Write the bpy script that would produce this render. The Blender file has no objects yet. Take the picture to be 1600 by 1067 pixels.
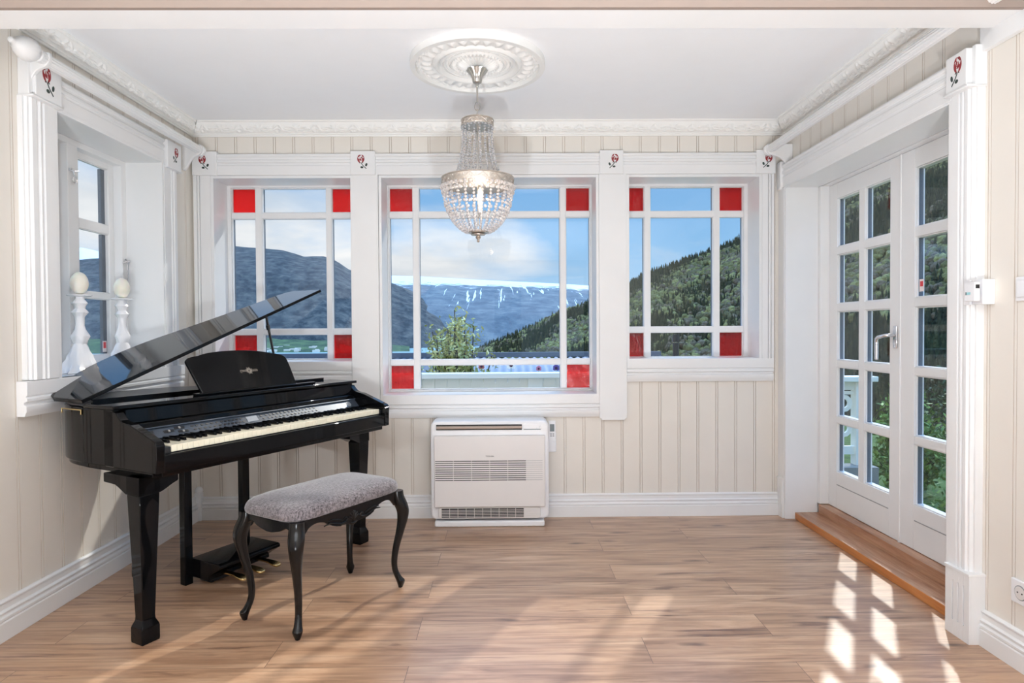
import bpy, math, random
import numpy as np
from mathutils import Vector, Matrix
random.seed(7); rng = np.random.default_rng(7)
SC = bpy.context.scene
COL = SC.collection
PI = math.pi

# ------------------------------------------------------------------ helpers
def tag(o, label=None, cat=None, group=None, kind=None):
    if label: o['label'] = label
    if cat: o['category'] = cat
    if group: o['group'] = group
    if kind: o['kind'] = kind
    return o
def empty(name, loc=(0,0,0), rz=0, label=None, cat=None, group=None, kind=None):
    o = bpy.data.objects.new(name, None); COL.objects.link(o)
    o.empty_display_size = .1
    o.location = loc; o.rotation_euler = (0,0,rz)
    return tag(o, label, cat, group, kind)

class MB:
    """collects shapes, builds ONE mesh object"""
    def __init__(s): s.v=[]; s.f=[]; s.m=[]; s.cur=0
    def add(s, vs, fs):
        b=len(s.v); s.v.extend([tuple(map(float,p)) for p in vs])
        s.f.extend([tuple(b+i for i in f) for f in fs]); s.m.extend([s.cur]*len(fs))
        return s
    def box(s, x0,x1,y0,y1,z0,z1):
        x0,x1=sorted((x0,x1)); y0,y1=sorted((y0,y1)); z0,z1=sorted((z0,z1))
        return s.add([(x0,y0,z0),(x1,y0,z0),(x1,y1,z0),(x0,y1,z0),(x0,y0,z1),(x1,y0,z1),(x1,y1,z1),(x0,y1,z1)],
            [(0,3,2,1),(4,5,6,7),(0,1,5,4),(1,2,6,5),(2,3,7,6),(3,0,4,7)])
    def prism(s, poly, fn, t0, t1, cap=True):
        """poly [(a,b)], fn(a,b,t)->xyz, extruded from t0 to t1"""
        n=len(poly)
        vs=[fn(a,b,t0) for a,b in poly]+[fn(a,b,t1) for a,b in poly]
        fs=[(i,(i+1)%n,n+(i+1)%n,n+i) for i in range(n)]
        if cap: fs+= [tuple(reversed(range(n))), tuple(range(n,2*n))]
        return s.add(vs,fs)
    def strip(s, prof, fn, t0, t1):
        n=len(prof)
        vs=[fn(a,b,t0) for a,b in prof]+[fn(a,b,t1) for a,b in prof]
        return s.add(vs,[(i,i+1,n+i+1,n+i) for i in range(n-1)])
    def lathe(s, prof, c=(0,0,0), n=24, axis='z', fn=None):
        """prof [(r,h)]"""
        vs=[]
        for r,h in prof:
            for k in range(n):
                a=2*PI*k/n; rr=r*(fn(a,h) if fn else 1)
                p=(rr*math.cos(a),rr*math.sin(a),h)
                if axis=='y': p=(p[0],h,p[1])
                if axis=='x': p=(h,p[0],p[1])
                vs.append((c[0]+p[0],c[1]+p[1],c[2]+p[2]))
        m=len(prof); fs=[]
        for i in range(m-1):
            for k in range(n):
                fs.append((i*n+k,i*n+(k+1)%n,(i+1)*n+(k+1)%n,(i+1)*n+k))
        fs.append(tuple(reversed(range(n)))); fs.append(tuple(range((m-1)*n,m*n)))
        return s.add(vs,fs)
    def tube(s, path, r, n=8, cap=True, sx=1, ref=None):
        """path of points, r number or list"""
        P=[Vector(p) for p in path]; m=len(P)
        R=r if isinstance(r,(list,tuple)) else [r]*m
        vs=[]; nrm=None
        for i in range(m):
            t=(P[min(i+1,m-1)]-P[max(i-1,0)]).normalized()
            if nrm is None:
                a=Vector(ref) if ref else (Vector((0,0,1)) if abs(t.z)<.9 else Vector((1,0,0)))
                nrm=(a-t*a.dot(t)).normalized()
            else: nrm=(nrm-t*nrm.dot(t)).normalized()
            b=t.cross(nrm)
            for k in range(n):
                a=2*PI*k/n
                vs.append(P[i]+(nrm*math.cos(a)*sx+b*math.sin(a))*R[i])
        fs=[]
        for i in range(m-1):
            for k in range(n):
                fs.append((i*n+k,i*n+(k+1)%n,(i+1)*n+(k+1)%n,(i+1)*n+k))
        if cap: fs.append(tuple(reversed(range(n)))); fs.append(tuple(range((m-1)*n,m*n)))
        return s.add(vs,fs)
    def cyl(s, a, b, r, n=16): return s.tube([a,b],r,n)
    def sphere(s, c, r, nu=10, nv=6, sc=(1,1,1)):
        prof=[(math.sin(PI*i/nv)*r if 0<i<nv else r*.02, -math.cos(PI*i/nv)*r) for i in range(nv+1)]
        vs=[]
        for rr,h in prof:
            for k in range(nu):
                a=2*PI*k/nu; vs.append((c[0]+rr*math.cos(a)*sc[0],c[1]+rr*math.sin(a)*sc[1],c[2]+h*sc[2]))
        fs=[]
        for i in range(nv):
            for k in range(nu): fs.append((i*nu+k,i*nu+(k+1)%nu,(i+1)*nu+(k+1)%nu,(i+1)*nu+k))
        fs.append(tuple(reversed(range(nu)))); fs.append(tuple(range(nv*nu,(nv+1)*nu)))
        return s.add(vs,fs)
    def poly(s, pts, fn, th):
        """flat polygon pts [(a,b)] thickened by th along fn third arg"""
        return s.prism(pts, fn, 0, th)
    def build(s, name, mat, parent=None, smooth=None, bevel=0, seg=2, recalc=True):
        me=bpy.data.meshes.new(name); me.from_pydata(s.v,[],s.f)
        mats=mat if isinstance(mat,(list,tuple)) else [mat]
        for m in mats: me.materials.append(m)
        if len(mats)>1: me.polygons.foreach_set('material_index',s.m)
        me.update()
        if recalc:
            import bmesh
            bm=bmesh.new(); bm.from_mesh(me); bmesh.ops.recalc_face_normals(bm,faces=bm.faces); bm.to_mesh(me); bm.free()
        o=bpy.data.objects.new(name,me); COL.objects.link(o)
        if parent: o.parent=parent
        if smooth is not None:
            me.polygons.foreach_set('use_smooth',[True]*len(me.polygons))
            try: me.set_sharp_from_angle(angle=math.radians(smooth))
            except Exception: pass
        if bevel:
            md=o.modifiers.new('bevel','BEVEL'); md.width=bevel; md.segments=seg; md.limit_method='ANGLE'; md.angle_limit=math.radians(40)
            md.harden_normals=False
            me.polygons.foreach_set('use_smooth',[True]*len(me.polygons))
            try: me.set_sharp_from_angle(angle=math.radians(35))
            except Exception: pass
        return o
def copy_tree(o, parent=None):
    c=o.copy(); COL.objects.link(c)
    if parent: c.parent=parent
    for ch in list(o.children): copy_tree(ch,c)
    return c
def struct(name, mb, mat, parent=None, **k):
    o=mb.build(name,mat,parent,**k)
    if not parent: o['kind']='structure'
    return o

# ------------------------------------------------------------------ materials
def srgb(r,g,b):
    f=lambda c:(c/255/12.92 if c/255<=.04045 else ((c/255+.055)/1.055)**2.4)
    return (f(r),f(g),f(b),1)
def new_mat(name):
    m=bpy.data.materials.new(name); m.use_nodes=True
    nt=m.node_tree; b=nt.nodes['Principled BSDF']; return m,nt,b
def N(nt,t,**k):
    n=nt.nodes.new(t)
    for a,v in k.items(): setattr(n,a,v)
    return n
def paint(name,col,rough=.45,spec=.5,var=.03,scale=6,bump=.02,metal=0,coat=0,bscale=60):
    """painted / plain surface with slight colour variation and bump"""
    m,nt,b=new_mat(name)
    tc=N(nt,'ShaderNodeTexCoord'); no=N(nt,'ShaderNodeTexNoise'); no.inputs['Scale'].default_value=scale; no.inputs['Detail'].default_value=3
    nt.links.new(tc.outputs['Object'],no.inputs['Vector'])
    mx=N(nt,'ShaderNodeMix',data_type='RGBA'); 
    mx.inputs[6].default_value=tuple(max(0,c*(1-var)) for c in col[:3])+(1,); mx.inputs[7].default_value=tuple(min(1,c*(1+var)) for c in col[:3])+(1,)
    nt.links.new(no.outputs['Fac'],mx.inputs[0]); nt.links.new(mx.outputs[2],b.inputs['Base Color'])
    b.inputs['Roughness'].default_value=rough; b.inputs['Specular IOR Level'].default_value=spec; b.inputs['Metallic'].default_value=metal
    b.inputs['Coat Weight'].default_value=coat
    if bump:
        n2=N(nt,'ShaderNodeTexNoise'); n2.inputs['Scale'].default_value=bscale; n2.inputs['Detail'].default_value=4
        nt.links.new(tc.outputs['Object'],n2.inputs['Vector'])
        bp=N(nt,'ShaderNodeBump'); bp.inputs['Strength'].default_value=bump; bp.inputs['Distance'].default_value=.01
        nt.links.new(n2.outputs['Fac'],bp.inputs['Height']); nt.links.new(bp.outputs['Normal'],b.inputs['Normal'])
    return m
M={}
M['trim']=paint('white_trim_paint',srgb(235,235,235),rough=.34,bump=.006,bscale=9)
M['ceil']=paint('ceiling_paint',srgb(248,249,251),rough=.8,bump=.01)
M['crown']=paint('crown_paint',srgb(242,241,238),rough=.5)
M['board']=paint('cream_beadboard_paint',srgb(229,223,214),rough=.45,bump=.006,bscale=9)
M['groove']=paint('shaded_groove_paint',srgb(206,192,178),rough=.7,bump=0)  # darker beige puts the shade of the board grooves into the colour
M['plaster']=paint('plaster_white',srgb(238,237,235),rough=.6)
M['taupe']=paint('taupe_paint',srgb(150,134,124),rough=.6)
M['taupe_dark']=paint('dark_taupe_paint',srgb(104,93,86),rough=.7)
M['black']=paint('black_gloss_lacquer',(.0035,.0035,.004,1),rough=.05,spec=.2,var=.1,bump=0,coat=0)
M['blacksatin']=paint('black_satin',(.012,.013,.015,1),rough=.3,var=.1,bump=.01)
M['benchwood']=paint('black_carved_wood',(.004,.0038,.004,1),rough=.2,spec=.35,var=.2,bump=.05,bscale=25)
M['panel']=paint('grey_control_panel',(.055,.07,.095,1),rough=.25,var=.05,bump=0)
M['button']=paint('dark_button',(.008,.009,.012,1),rough=.35,bump=0)
M['led']=paint('display_glass',(.35,.38,.42,1),rough=.2,bump=0)
M['ivory']=paint('ivory_key',srgb(240,232,208),rough=.25,var=.02,bump=0)
M['brass']=paint('brass',(.80,.62,.30,1),rough=.2,metal=1,bump=.02)
M['gold']=paint('gold_print',(.42,.37,.30,1),rough=.4,metal=.3,bump=0)
M['silver']=paint('satin_silver',(.62,.6,.57,1),rough=.28,metal=1,bump=.05)
M['antique']=paint('antique_silver',(.66,.60,.54,1),rough=.34,metal=.85,var=.25,scale=60,bump=.3,bscale=120)
M['chrome']=paint('chrome',(.8,.8,.82,1),rough=.15,metal=1,bump=0)
M['plastic']=paint('white_plastic',srgb(238,238,240),rough=.3,bump=0)
M['plastic2']=paint('panel_plastic',srgb(225,221,219),rough=.35,bump=0)
M['dark']=paint('dark_slot',(.015,.014,.014,1),rough=.6,bump=0)
M['louver']=paint('louver_tan',srgb(176,158,146),rough=.4,bump=0)
M['lcd']=paint('lcd_grey',srgb(96,108,112),rough=.3,bump=0)
M['greybtn']=paint('grey_button',srgb(150,152,155),rough=.5,bump=0)
M['rose_red']=paint('rose_red_paint',srgb(150,44,48),rough=.5,var=.25,scale=90,bump=0)
M['rose_green']=paint('leaf_green_paint',srgb(44,60,54),rough=.5,var=.2,scale=90,bump=0)
M['candle']=paint('cream_wax',srgb(238,234,220),rough=.35,bump=.03)
M['candle'].node_tree.nodes['Principled BSDF'].inputs['Subsurface Weight'].default_value=.2
M['stick']=paint('white_glazed_holder',srgb(240,240,242),rough=.18,bump=.03)
M['gasket']=paint('glazing_gasket',srgb(96,104,116),rough=.4,bump=0)
M['red_sticker']=paint('red_print',srgb(205,60,70),rough=.5,bump=0)
M['white_sticker']=paint('sticker_paper',srgb(235,225,225),rough=.5,bump=0)

def wood(name,c1,c2,c3,planks=False,rough=.3,axis='x',along=(1.4,9.0)):
    m,nt,b=new_mat(name); L=nt.links
    tc=N(nt,'ShaderNodeTexCoord')
    mp=N(nt,'ShaderNodeMapping'); L.new(tc.outputs['Object'],mp.inputs['Vector'])
    if axis=='y': mp.inputs['Rotation'].default_value=(0,0,PI/2)
    vec=mp.outputs['Vector']
    if planks:
        mp.inputs['Location'].default_value=(.35,-2.215+.19*12,0)
        br=N(nt,'ShaderNodeTexBrick'); br.offset=.37; br.offset_frequency=2; br.squash=1
        for k,v in dict(Scale=1,Brick_Width=1.38,Row_Height=.19).items(): br.inputs[k.replace('_',' ')].default_value=v
        br.inputs['Mortar Size'].default_value=.0011; br.inputs['Mortar Smooth'].default_value=.2; br.inputs['Bias'].default_value=0
        br.inputs['Color1'].default_value=(0,0,0,1); br.inputs['Color2'].default_value=(1,1,1,1); br.inputs['Mortar'].default_value=(.5,.5,.5,1)
        L.new(vec,br.inputs['Vector'])
        # shift grain per plank
        sc=N(nt,'ShaderNodeVectorMath',operation='MULTIPLY'); sc.inputs[1].default_value=(3.7,11.3,5.1)
        L.new(br.outputs['Color'],sc.inputs[0])
        ad=N(nt,'ShaderNodeVectorMath',operation='ADD'); L.new(vec,ad.inputs[0]); L.new(sc.outputs[0],ad.inputs[1]); gvec=ad.outputs[0]
    else: gvec=vec
    st=N(nt,'ShaderNodeMapping'); st.inputs['Scale'].default_value=(along[0],along[1],along[1]); L.new(gvec,st.inputs['Vector'])
    n1=N(nt,'ShaderNodeTexNoise'); n1.inputs['Scale'].default_value=1.6; n1.inputs['Detail'].default_value=6; n1.inputs['Roughness'].default_value=.62; n1.inputs['Distortion'].default_value=.6
    L.new(st.outputs[0],n1.inputs['Vector'])
    st2=N(nt,'ShaderNodeMapping'); st2.inputs['Scale'].default_value=(2.2,60,60) if planks else (3,75,75); L.new(gvec,st2.inputs['Vector'])
    n2=N(nt,'ShaderNodeTexNoise'); n2.inputs['Scale'].default_value=1.2; n2.inputs['Detail'].default_value=5; L.new(st2.outputs[0],n2.inputs['Vector'])
    r1=N(nt,'ShaderNodeValToRGB'); e=r1.color_ramp.elements; e[0].position=.28; e[0].color=c1; e[1].position=.72; e[1].color=c3
    x=r1.color_ramp.elements.new(.5); x.color=c2; L.new(n1.outputs['Fac'],r1.inputs[0])
    mx=N(nt,'ShaderNodeMix',data_type='RGBA',blend_type='MULTIPLY'); mx.inputs[0].default_value=.55
    r2=N(nt,'ShaderNodeValToRGB'); e=r2.color_ramp.elements; e[0].position=.34; e[0].color=(.50,.46,.45,1) if planks else (.68,.66,.66,1); e[1].position=.56; e[1].color=(1,1,1,1); L.new(n2.outputs['Fac'],r2.inputs[0])
    L.new(r1.outputs[0],mx.inputs[6]); L.new(r2.outputs[0],mx.inputs[7])
    col=mx.outputs[2]
    if planks:
        # dark streaks and knots along the grain
        s3=N(nt,'ShaderNodeMapping'); s3.inputs['Scale'].default_value=(.9,12,1); L.new(gvec,s3.inputs['Vector'])
        n3=N(nt,'ShaderNodeTexNoise'); n3.inputs['Scale'].default_value=1.5; n3.inputs['Detail'].default_value=5; n3.inputs['Roughness'].default_value=.55; n3.inputs['Distortion'].default_value=1.4; L.new(s3.outputs[0],n3.inputs['Vector'])
        r3=N(nt,'ShaderNodeValToRGB'); e=r3.color_ramp.elements; e[0].position=.58; e[0].color=(0,0,0,1); e[1].position=.68; e[1].color=(1,1,1,1); L.new(n3.outputs['Fac'],r3.inputs[0])
        m3=N(nt,'ShaderNodeMix',data_type='RGBA',blend_type='MULTIPLY'); m3.inputs[7].default_value=(.42,.35,.36,1); 
        f3=N(nt,'ShaderNodeMath',operation='MULTIPLY'); f3.inputs[1].default_value=.95; L.new(r3.outputs[0],f3.inputs[0]); L.new(f3.outputs[0],m3.inputs[0]); L.new(col,m3.inputs[6])
        # knots
        s4=N(nt,'ShaderNodeMapping'); s4.inputs['Scale'].default_value=(1.5,5.2,1); L.new(gvec,s4.inputs['Vector'])
        nn=N(nt,'ShaderNodeTexNoise'); nn.inputs['Scale'].default_value=5; L.new(s4.outputs[0],nn.inputs['Vector'])
        va=N(nt,'ShaderNodeMix',data_type='VECTOR'); va.inputs[0].default_value=.12; L.new(s4.outputs[0],va.inputs[4]); L.new(nn.outputs['Color'],va.inputs[5])
        vo=N(nt,'ShaderNodeTexVoronoi'); vo.inputs['Scale'].default_value=1.5; L.new(va.outputs[1],vo.inputs['Vector'])
        r4=N(nt,'ShaderNodeValToRGB'); e=r4.color_ramp.elements; e[0].position=.03; e[0].color=(1,1,1,1); e[1].position=.15; e[1].color=(0,0,0,1); L.new(vo.outputs['Distance'],r4.inputs[0])
        m4=N(nt,'ShaderNodeMix',data_type='RGBA',blend_type='MULTIPLY'); m4.inputs[7].default_value=(.24,.18,.17,1); L.new(r4.outputs[0],m4.inputs[0]); L.new(m3.outputs[2],m4.inputs[6])
        # plank tone
        m5=N(nt,'ShaderNodeMix',data_type='RGBA',blend_type='MULTIPLY'); m5.inputs[0].default_value=1
        r5=N(nt,'ShaderNodeValToRGB'); e=r5.color_ramp.elements; e[0].color=(.86,.85,.85,1); e[1].color=(1.0,1.0,1.0,1); L.new(br.outputs['Color'],r5.inputs[0]); L.new(r5.outputs[0],m5.inputs[7]); L.new(m4.outputs[2],m5.inputs[6])
        m6=N(nt,'ShaderNodeMix',data_type='RGBA'); m6.inputs[7].default_value=(.10,.055,.04,1); L.new(br.outputs['Fac'],m6.inputs[0]); L.new(m5.outputs[2],m6.inputs[6])
        col=m6.outputs[2]
        bp=N(nt,'ShaderNodeBump'); bp.inputs['Strength'].default_value=.12; bp.inputs['Distance'].default_value=.003; bp.invert=True
        L.new(br.outputs['Fac'],bp.inputs['Height'])
        bp2=N(nt,'ShaderNodeBump'); bp2.inputs['Strength'].default_value=.05; bp2.inputs['Distance'].default_value=.002
        L.new(n2.outputs['Fac'],bp2.inputs['Height']); L.new(bp.outputs[0],bp2.inputs['Normal']); L.new(bp2.outputs[0],b.inputs['Normal'])
    L.new(col,b.inputs['Base Color']); b.inputs['Roughness'].default_value=rough
    return m
M['floor']=wood('oak_laminate_planks',srgb(150,113,86),srgb(189,151,120),srgb(213,179,148),True,rough=.29)
M['floor'].node_tree.nodes['Principled BSDF'].inputs['Specular IOR Level'].default_value=.95
M['oak']=wood('oak_step_side',srgb(176,106,52),srgb(198,126,66),srgb(212,142,80),rough=.3,axis='y')
M['oaktop']=wood('oak_step_top',srgb(146,102,78),srgb(178,132,102),srgb(198,154,124),rough=.26,axis='y')

def glass(name='clear_glass',tint=(1,1,1,1),refl=.04):
    m,nt,b=new_mat(name); nt.nodes.remove(b); out=nt.nodes['Material Output']
    tr=N(nt,'ShaderNodeBsdfTransparent'); tr.inputs[0].default_value=tint
    gl=N(nt,'ShaderNodeBsdfGlossy'); gl.inputs['Roughness'].default_value=.01
    lw=N(nt,'ShaderNodeLayerWeight'); lw.inputs[0].default_value=.5
    pw=N(nt,'ShaderNodeMath',operation='POWER'); pw.inputs[1].default_value=4.5; nt.links.new(lw.outputs['Facing'],pw.inputs[0])
    fr=N(nt,'ShaderNodeMath',operation='MULTIPLY_ADD'); fr.inputs[1].default_value=.55; fr.inputs[2].default_value=refl*.6; nt.links.new(pw.outputs[0],fr.inputs[0])
    mx=N(nt,'ShaderNodeMixShader'); nt.links.new(fr.outputs[0],mx.inputs[0]); nt.links.new(tr.outputs[0],mx.inputs[1]); nt.links.new(gl.outputs[0],mx.inputs[2]); nt.links.new(mx.outputs[0],out.inputs[0])
    return m
M['glass']=glass(tint=(.97,.98,.98,1))
def redglass():
    m,nt,b=new_mat('red_cathedral_glass'); nt.nodes.remove(b); out=nt.nodes['Material Output']; L=nt.links
    tc=N(nt,'ShaderNodeTexCoord'); no=N(nt,'ShaderNodeTexNoise'); no.inputs['Scale'].default_value=18; no.inputs['Detail'].default_value=4; no.inputs['Distortion'].default_value=1.5
    mp=N(nt,'ShaderNodeMapping'); mp.inputs['Scale'].default_value=(1.6,1,.7); L.new(tc.outputs['Object'],mp.inputs[0]); L.new(mp.outputs[0],no.inputs[0])
    r=N(nt,'ShaderNodeValToRGB'); e=r.color_ramp.elements; e[0].position=.3; e[0].color=(1.0,.012,.022,1); e[1].position=.7; e[1].color=(1.0,.075,.07,1); L.new(no.outputs[0],r.inputs[0])
    tr=N(nt,'ShaderNodeBsdfTransparent'); L.new(r.outputs[0],tr.inputs[0])
    bp=N(nt,'ShaderNodeBump'); bp.inputs['Strength'].default_value=.5; bp.inputs['Distance'].default_value=.01; L.new(no.outputs[0],bp.inputs['Height'])
    tl=N(nt,'ShaderNodeBsdfTranslucent'); tl.inputs[0].default_value=(.85,.02,.03,1)
    rf=N(nt,'ShaderNodeBsdfRefraction'); rf.inputs['IOR'].default_value=1.15; rf.inputs['Roughness'].default_value=.12; L.new(r.outputs[0],rf.inputs[0]); L.new(bp.outputs[0],rf.inputs['Normal'])
    gl=N(nt,'ShaderNodeBsdfGlossy'); gl.inputs['Roughness'].default_value=.08; L.new(bp.outputs[0],gl.inputs['Normal'])
    m1=N(nt,'ShaderNodeMixShader'); m1.inputs[0].default_value=.35; L.new(tr.outputs[0],m1.inputs[1]); L.new(rf.outputs[0],m1.inputs[2])
    m2=N(nt,'ShaderNodeMixShader'); m2.inputs[0].default_value=.15; L.new(m1.outputs[0],m2.inputs[1]); L.new(tl.outputs[0],m2.inputs[2])
    m3=N(nt,'ShaderNodeMixShader'); m3.inputs[0].default_value=.05; L.new(m2.outputs[0],m3.inputs[1]); L.new(gl.outputs[0],m3.inputs[2])
    L.new(m3.outputs[0],out.inputs[0]); return m
M['redglass']=redglass()
def crystal():
    m,nt,b=new_mat('crystal_bead'); nt.nodes.remove(b); out=nt.nodes['Material Output']; L=nt.links
    tr=N(nt,'ShaderNodeBsdfTransparent'); tr.inputs[0].default_value=(.98,.98,.99,1)
    gl=N(nt,'ShaderNodeBsdfGlossy'); gl.inputs['Roughness'].default_value=.05; gl.inputs[0].default_value=(.95,.93,.92,1)
    tl=N(nt,'ShaderNodeBsdfTranslucent'); tl.inputs[0].default_value=(.97,.96,.98,1)
    dd=N(nt,'ShaderNodeBsdfDiffuse'); dd.inputs[0].default_value=(.95,.94,.95,1)
    df=N(nt,'ShaderNodeMixShader'); df.inputs[0].default_value=.5; L.new(tl.outputs[0],df.inputs[1]); L.new(dd.outputs[0],df.inputs[2])
    lw=N(nt,'ShaderNodeLayerWeight'); lw.inputs[0].default_value=.3
    m1=N(nt,'ShaderNodeMixShader'); m1.inputs[0].default_value=.42; L.new(tr.outputs[0],m1.inputs[1]); L.new(df.outputs[0],m1.inputs[2])
    m2=N(nt,'ShaderNodeMixShader'); L.new(lw.outputs['Facing'],m2.inputs[0]); L.new(m1.outputs[0],m2.inputs[1]); L.new(gl.outputs[0],m2.inputs[2])
    L.new(m2.outputs[0],out.inputs[0]); return m
M['crystal']=crystal()
def emis(name,col,s):
    m,nt,b=new_mat(name); b.inputs['Emission Color'].default_value=col; b.inputs['Emission Strength'].default_value=s; b.inputs['Base Color'].default_value=(.9,.9,.85,1); return m
M['bulb']=emis('lit_bulb',(1,.72,.42,1),7)

# ------------------------------------------------------------------ camera
F_,YAW,PIT,ROL,H_=983.45,.0106,-.0177,.006,1.1888
cy,sy=math.cos(YAW),math.sin(YAW); cp,sp=math.cos(PIT),math.sin(PIT); cr,sr=math.cos(ROL),math.sin(ROL)
r0=Vector((cy,-sy,0)); f0=Vector((sy*cp,cy*cp,sp)); u0=Vector((-sy*sp,-cy*sp,cp))
R_=cr*r0-sr*u0; U_=sr*r0+cr*u0; B_=-f0
cam=bpy.data.cameras.new('camera'); cam.sensor_width=36; cam.lens=F_/1600*36; cam.clip_start=.05; cam.clip_end=20000
co=bpy.data.objects.new('camera',cam); COL.objects.link(co)
mw=Matrix(((R_.x,U_.x,B_.x,0),(R_.y,U_.y,B_.y,0),(R_.z,U_.z,B_.z,H_),(0,0,0,1)))
co.matrix_world=mw; SC.camera=co

# ------------------------------------------------------------------ room dimensions
XL,XR,YB,YF,H=-1.962,1.79,4.0,-3.4,2.5
TH=.27
# ---- beadboard wall surface
def grooves(a0,a1,off,sp=.1215):
    k=math.floor((a0-off)/sp); out=[]
    while off+k*sp<a1:
        g=off+k*sp
        if g>a0+.006 and g<a1-.022: out.append(g)
        k+=1
    return out
def beadpanel(mb,a0,a1,z0,z1,off,fn,d0=.0,sp=.1215):
    """fn(a,d,z)->xyz ; d into wall"""
    prof=[(a0,0)]
    for g in grooves(a0,a1,off,sp):
        prof+=[(g,0),(g+.0004,.005),(g+.0022,.005),(g+.0027,.0004),(g+.0133,.0004),(g+.0138,.005),(g+.0156,.005),(g+.016,0)]
    prof+=[(a1,0)]
    n=len(prof); vs=[fn(a,d,z0) for a,d in prof]+[fn(a,d,z1) for a,d in prof]
    for i in range(n-1):
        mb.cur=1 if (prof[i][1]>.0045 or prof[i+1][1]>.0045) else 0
        mb.add([vs[i],vs[i+1],vs[n+i+1],vs[n+i]],[(0,1,2,3)])
    mb.cur=0
# back wall: beadboard skin + thick core with openings
W1=(-1.838,-.967+.03,1.0,2.167)   # opening x0,x1,z0,z1
W2=(-.79,.594,.785,2.167)
W3=(.768,1.627,1.005,2.167)
def back_wall():
    mb=MB(); fn=lambda a,d,z:(a,YB+d,z)
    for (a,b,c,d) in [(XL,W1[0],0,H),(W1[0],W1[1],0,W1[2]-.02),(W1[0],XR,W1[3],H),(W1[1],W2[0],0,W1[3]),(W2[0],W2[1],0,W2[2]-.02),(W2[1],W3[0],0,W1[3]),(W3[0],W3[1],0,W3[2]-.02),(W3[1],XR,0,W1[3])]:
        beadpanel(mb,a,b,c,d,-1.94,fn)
    for (a,b,c,d) in [(XL-TH,W1[0],-.3,2.75),(W1[0],W1[1],-.3,W1[2]-.02),(W1[0],XR+TH,W1[3],2.75),(W1[1],W2[0],-.3,W1[3]),(W2[0],W2[1],-.3,W2[2]-.02),(W2[1],W3[0],-.3,W1[3]),(W3[0],W3[1],-.3,W3[2]-.02),(W3[1],XR+TH,-.3,W1[3])]:
        mb.box(a,b,YB+.012,YB+.25,c,d)
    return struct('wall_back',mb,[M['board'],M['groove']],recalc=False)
back_wall()
LW=(2.73,3.59,.995,2.161)   # left opening y0,y1,z0,z1
def left_wall():
    mb=MB(); fn=lambda a,d,z:(XL-d,a,z)
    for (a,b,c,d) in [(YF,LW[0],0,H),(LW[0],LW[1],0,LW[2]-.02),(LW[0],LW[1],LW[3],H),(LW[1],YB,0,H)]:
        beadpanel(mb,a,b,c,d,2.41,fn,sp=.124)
    for (a,b,c,d) in [(YF-.2,LW[0],-.3,2.75),(LW[0],LW[1],-.3,LW[2]-.02),(LW[0],LW[1],LW[3],2.75),(LW[1],YB+.012,-.3,2.75)]:
        mb.box(XL-.25,XL-.012,a,b,c,d)
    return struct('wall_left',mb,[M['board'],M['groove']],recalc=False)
left_wall()
DR=(2.445,3.912,.0,2.073)
def right_wall():
    mb=MB(); fn=lambda a,d,z:(XR+d,a,z)
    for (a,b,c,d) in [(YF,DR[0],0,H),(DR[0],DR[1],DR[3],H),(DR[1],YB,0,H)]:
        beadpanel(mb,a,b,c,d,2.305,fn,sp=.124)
    for (a,b,c,d) in [(YF-.2,DR[0],-.3,2.75),(DR[0],DR[1],DR[3],2.75),(DR[1],YB+.012,-.3,2.75)]:
        mb.box(XR+.012,XR+.25,a,b,c,d)
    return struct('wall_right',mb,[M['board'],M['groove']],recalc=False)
right_wall()
# rear wall behind the camera, two big openings added to let sky light in
mb=MB()
RW=[(-1.5,-.2),(.3,1.5)]
for a,b,c,d in [(XL-.25,-1.5,0,2.75),(-1.5,-.2,0,.7),(-1.5,-.2,2.2,2.75),(-.2,.3,0,2.75),(.3,1.5,0,.7),(.3,1.5,2.2,2.75),(1.5,XR+.25,0,2.75)]: mb.box(a,b,YF-.2,YF,c,d)
struct('wall_front',mb,M['taupe_dark'])
mb=MB().box(XL-.25,XR+.25,YF-.2,YB+.25,-.3,0); struct('floor',mb,M['floor'])
mb=MB().box(XL-.25,XR+.25,YF-.2,YB+.25,H,2.75); struct('ceiling',mb,M['ceil'])

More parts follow.
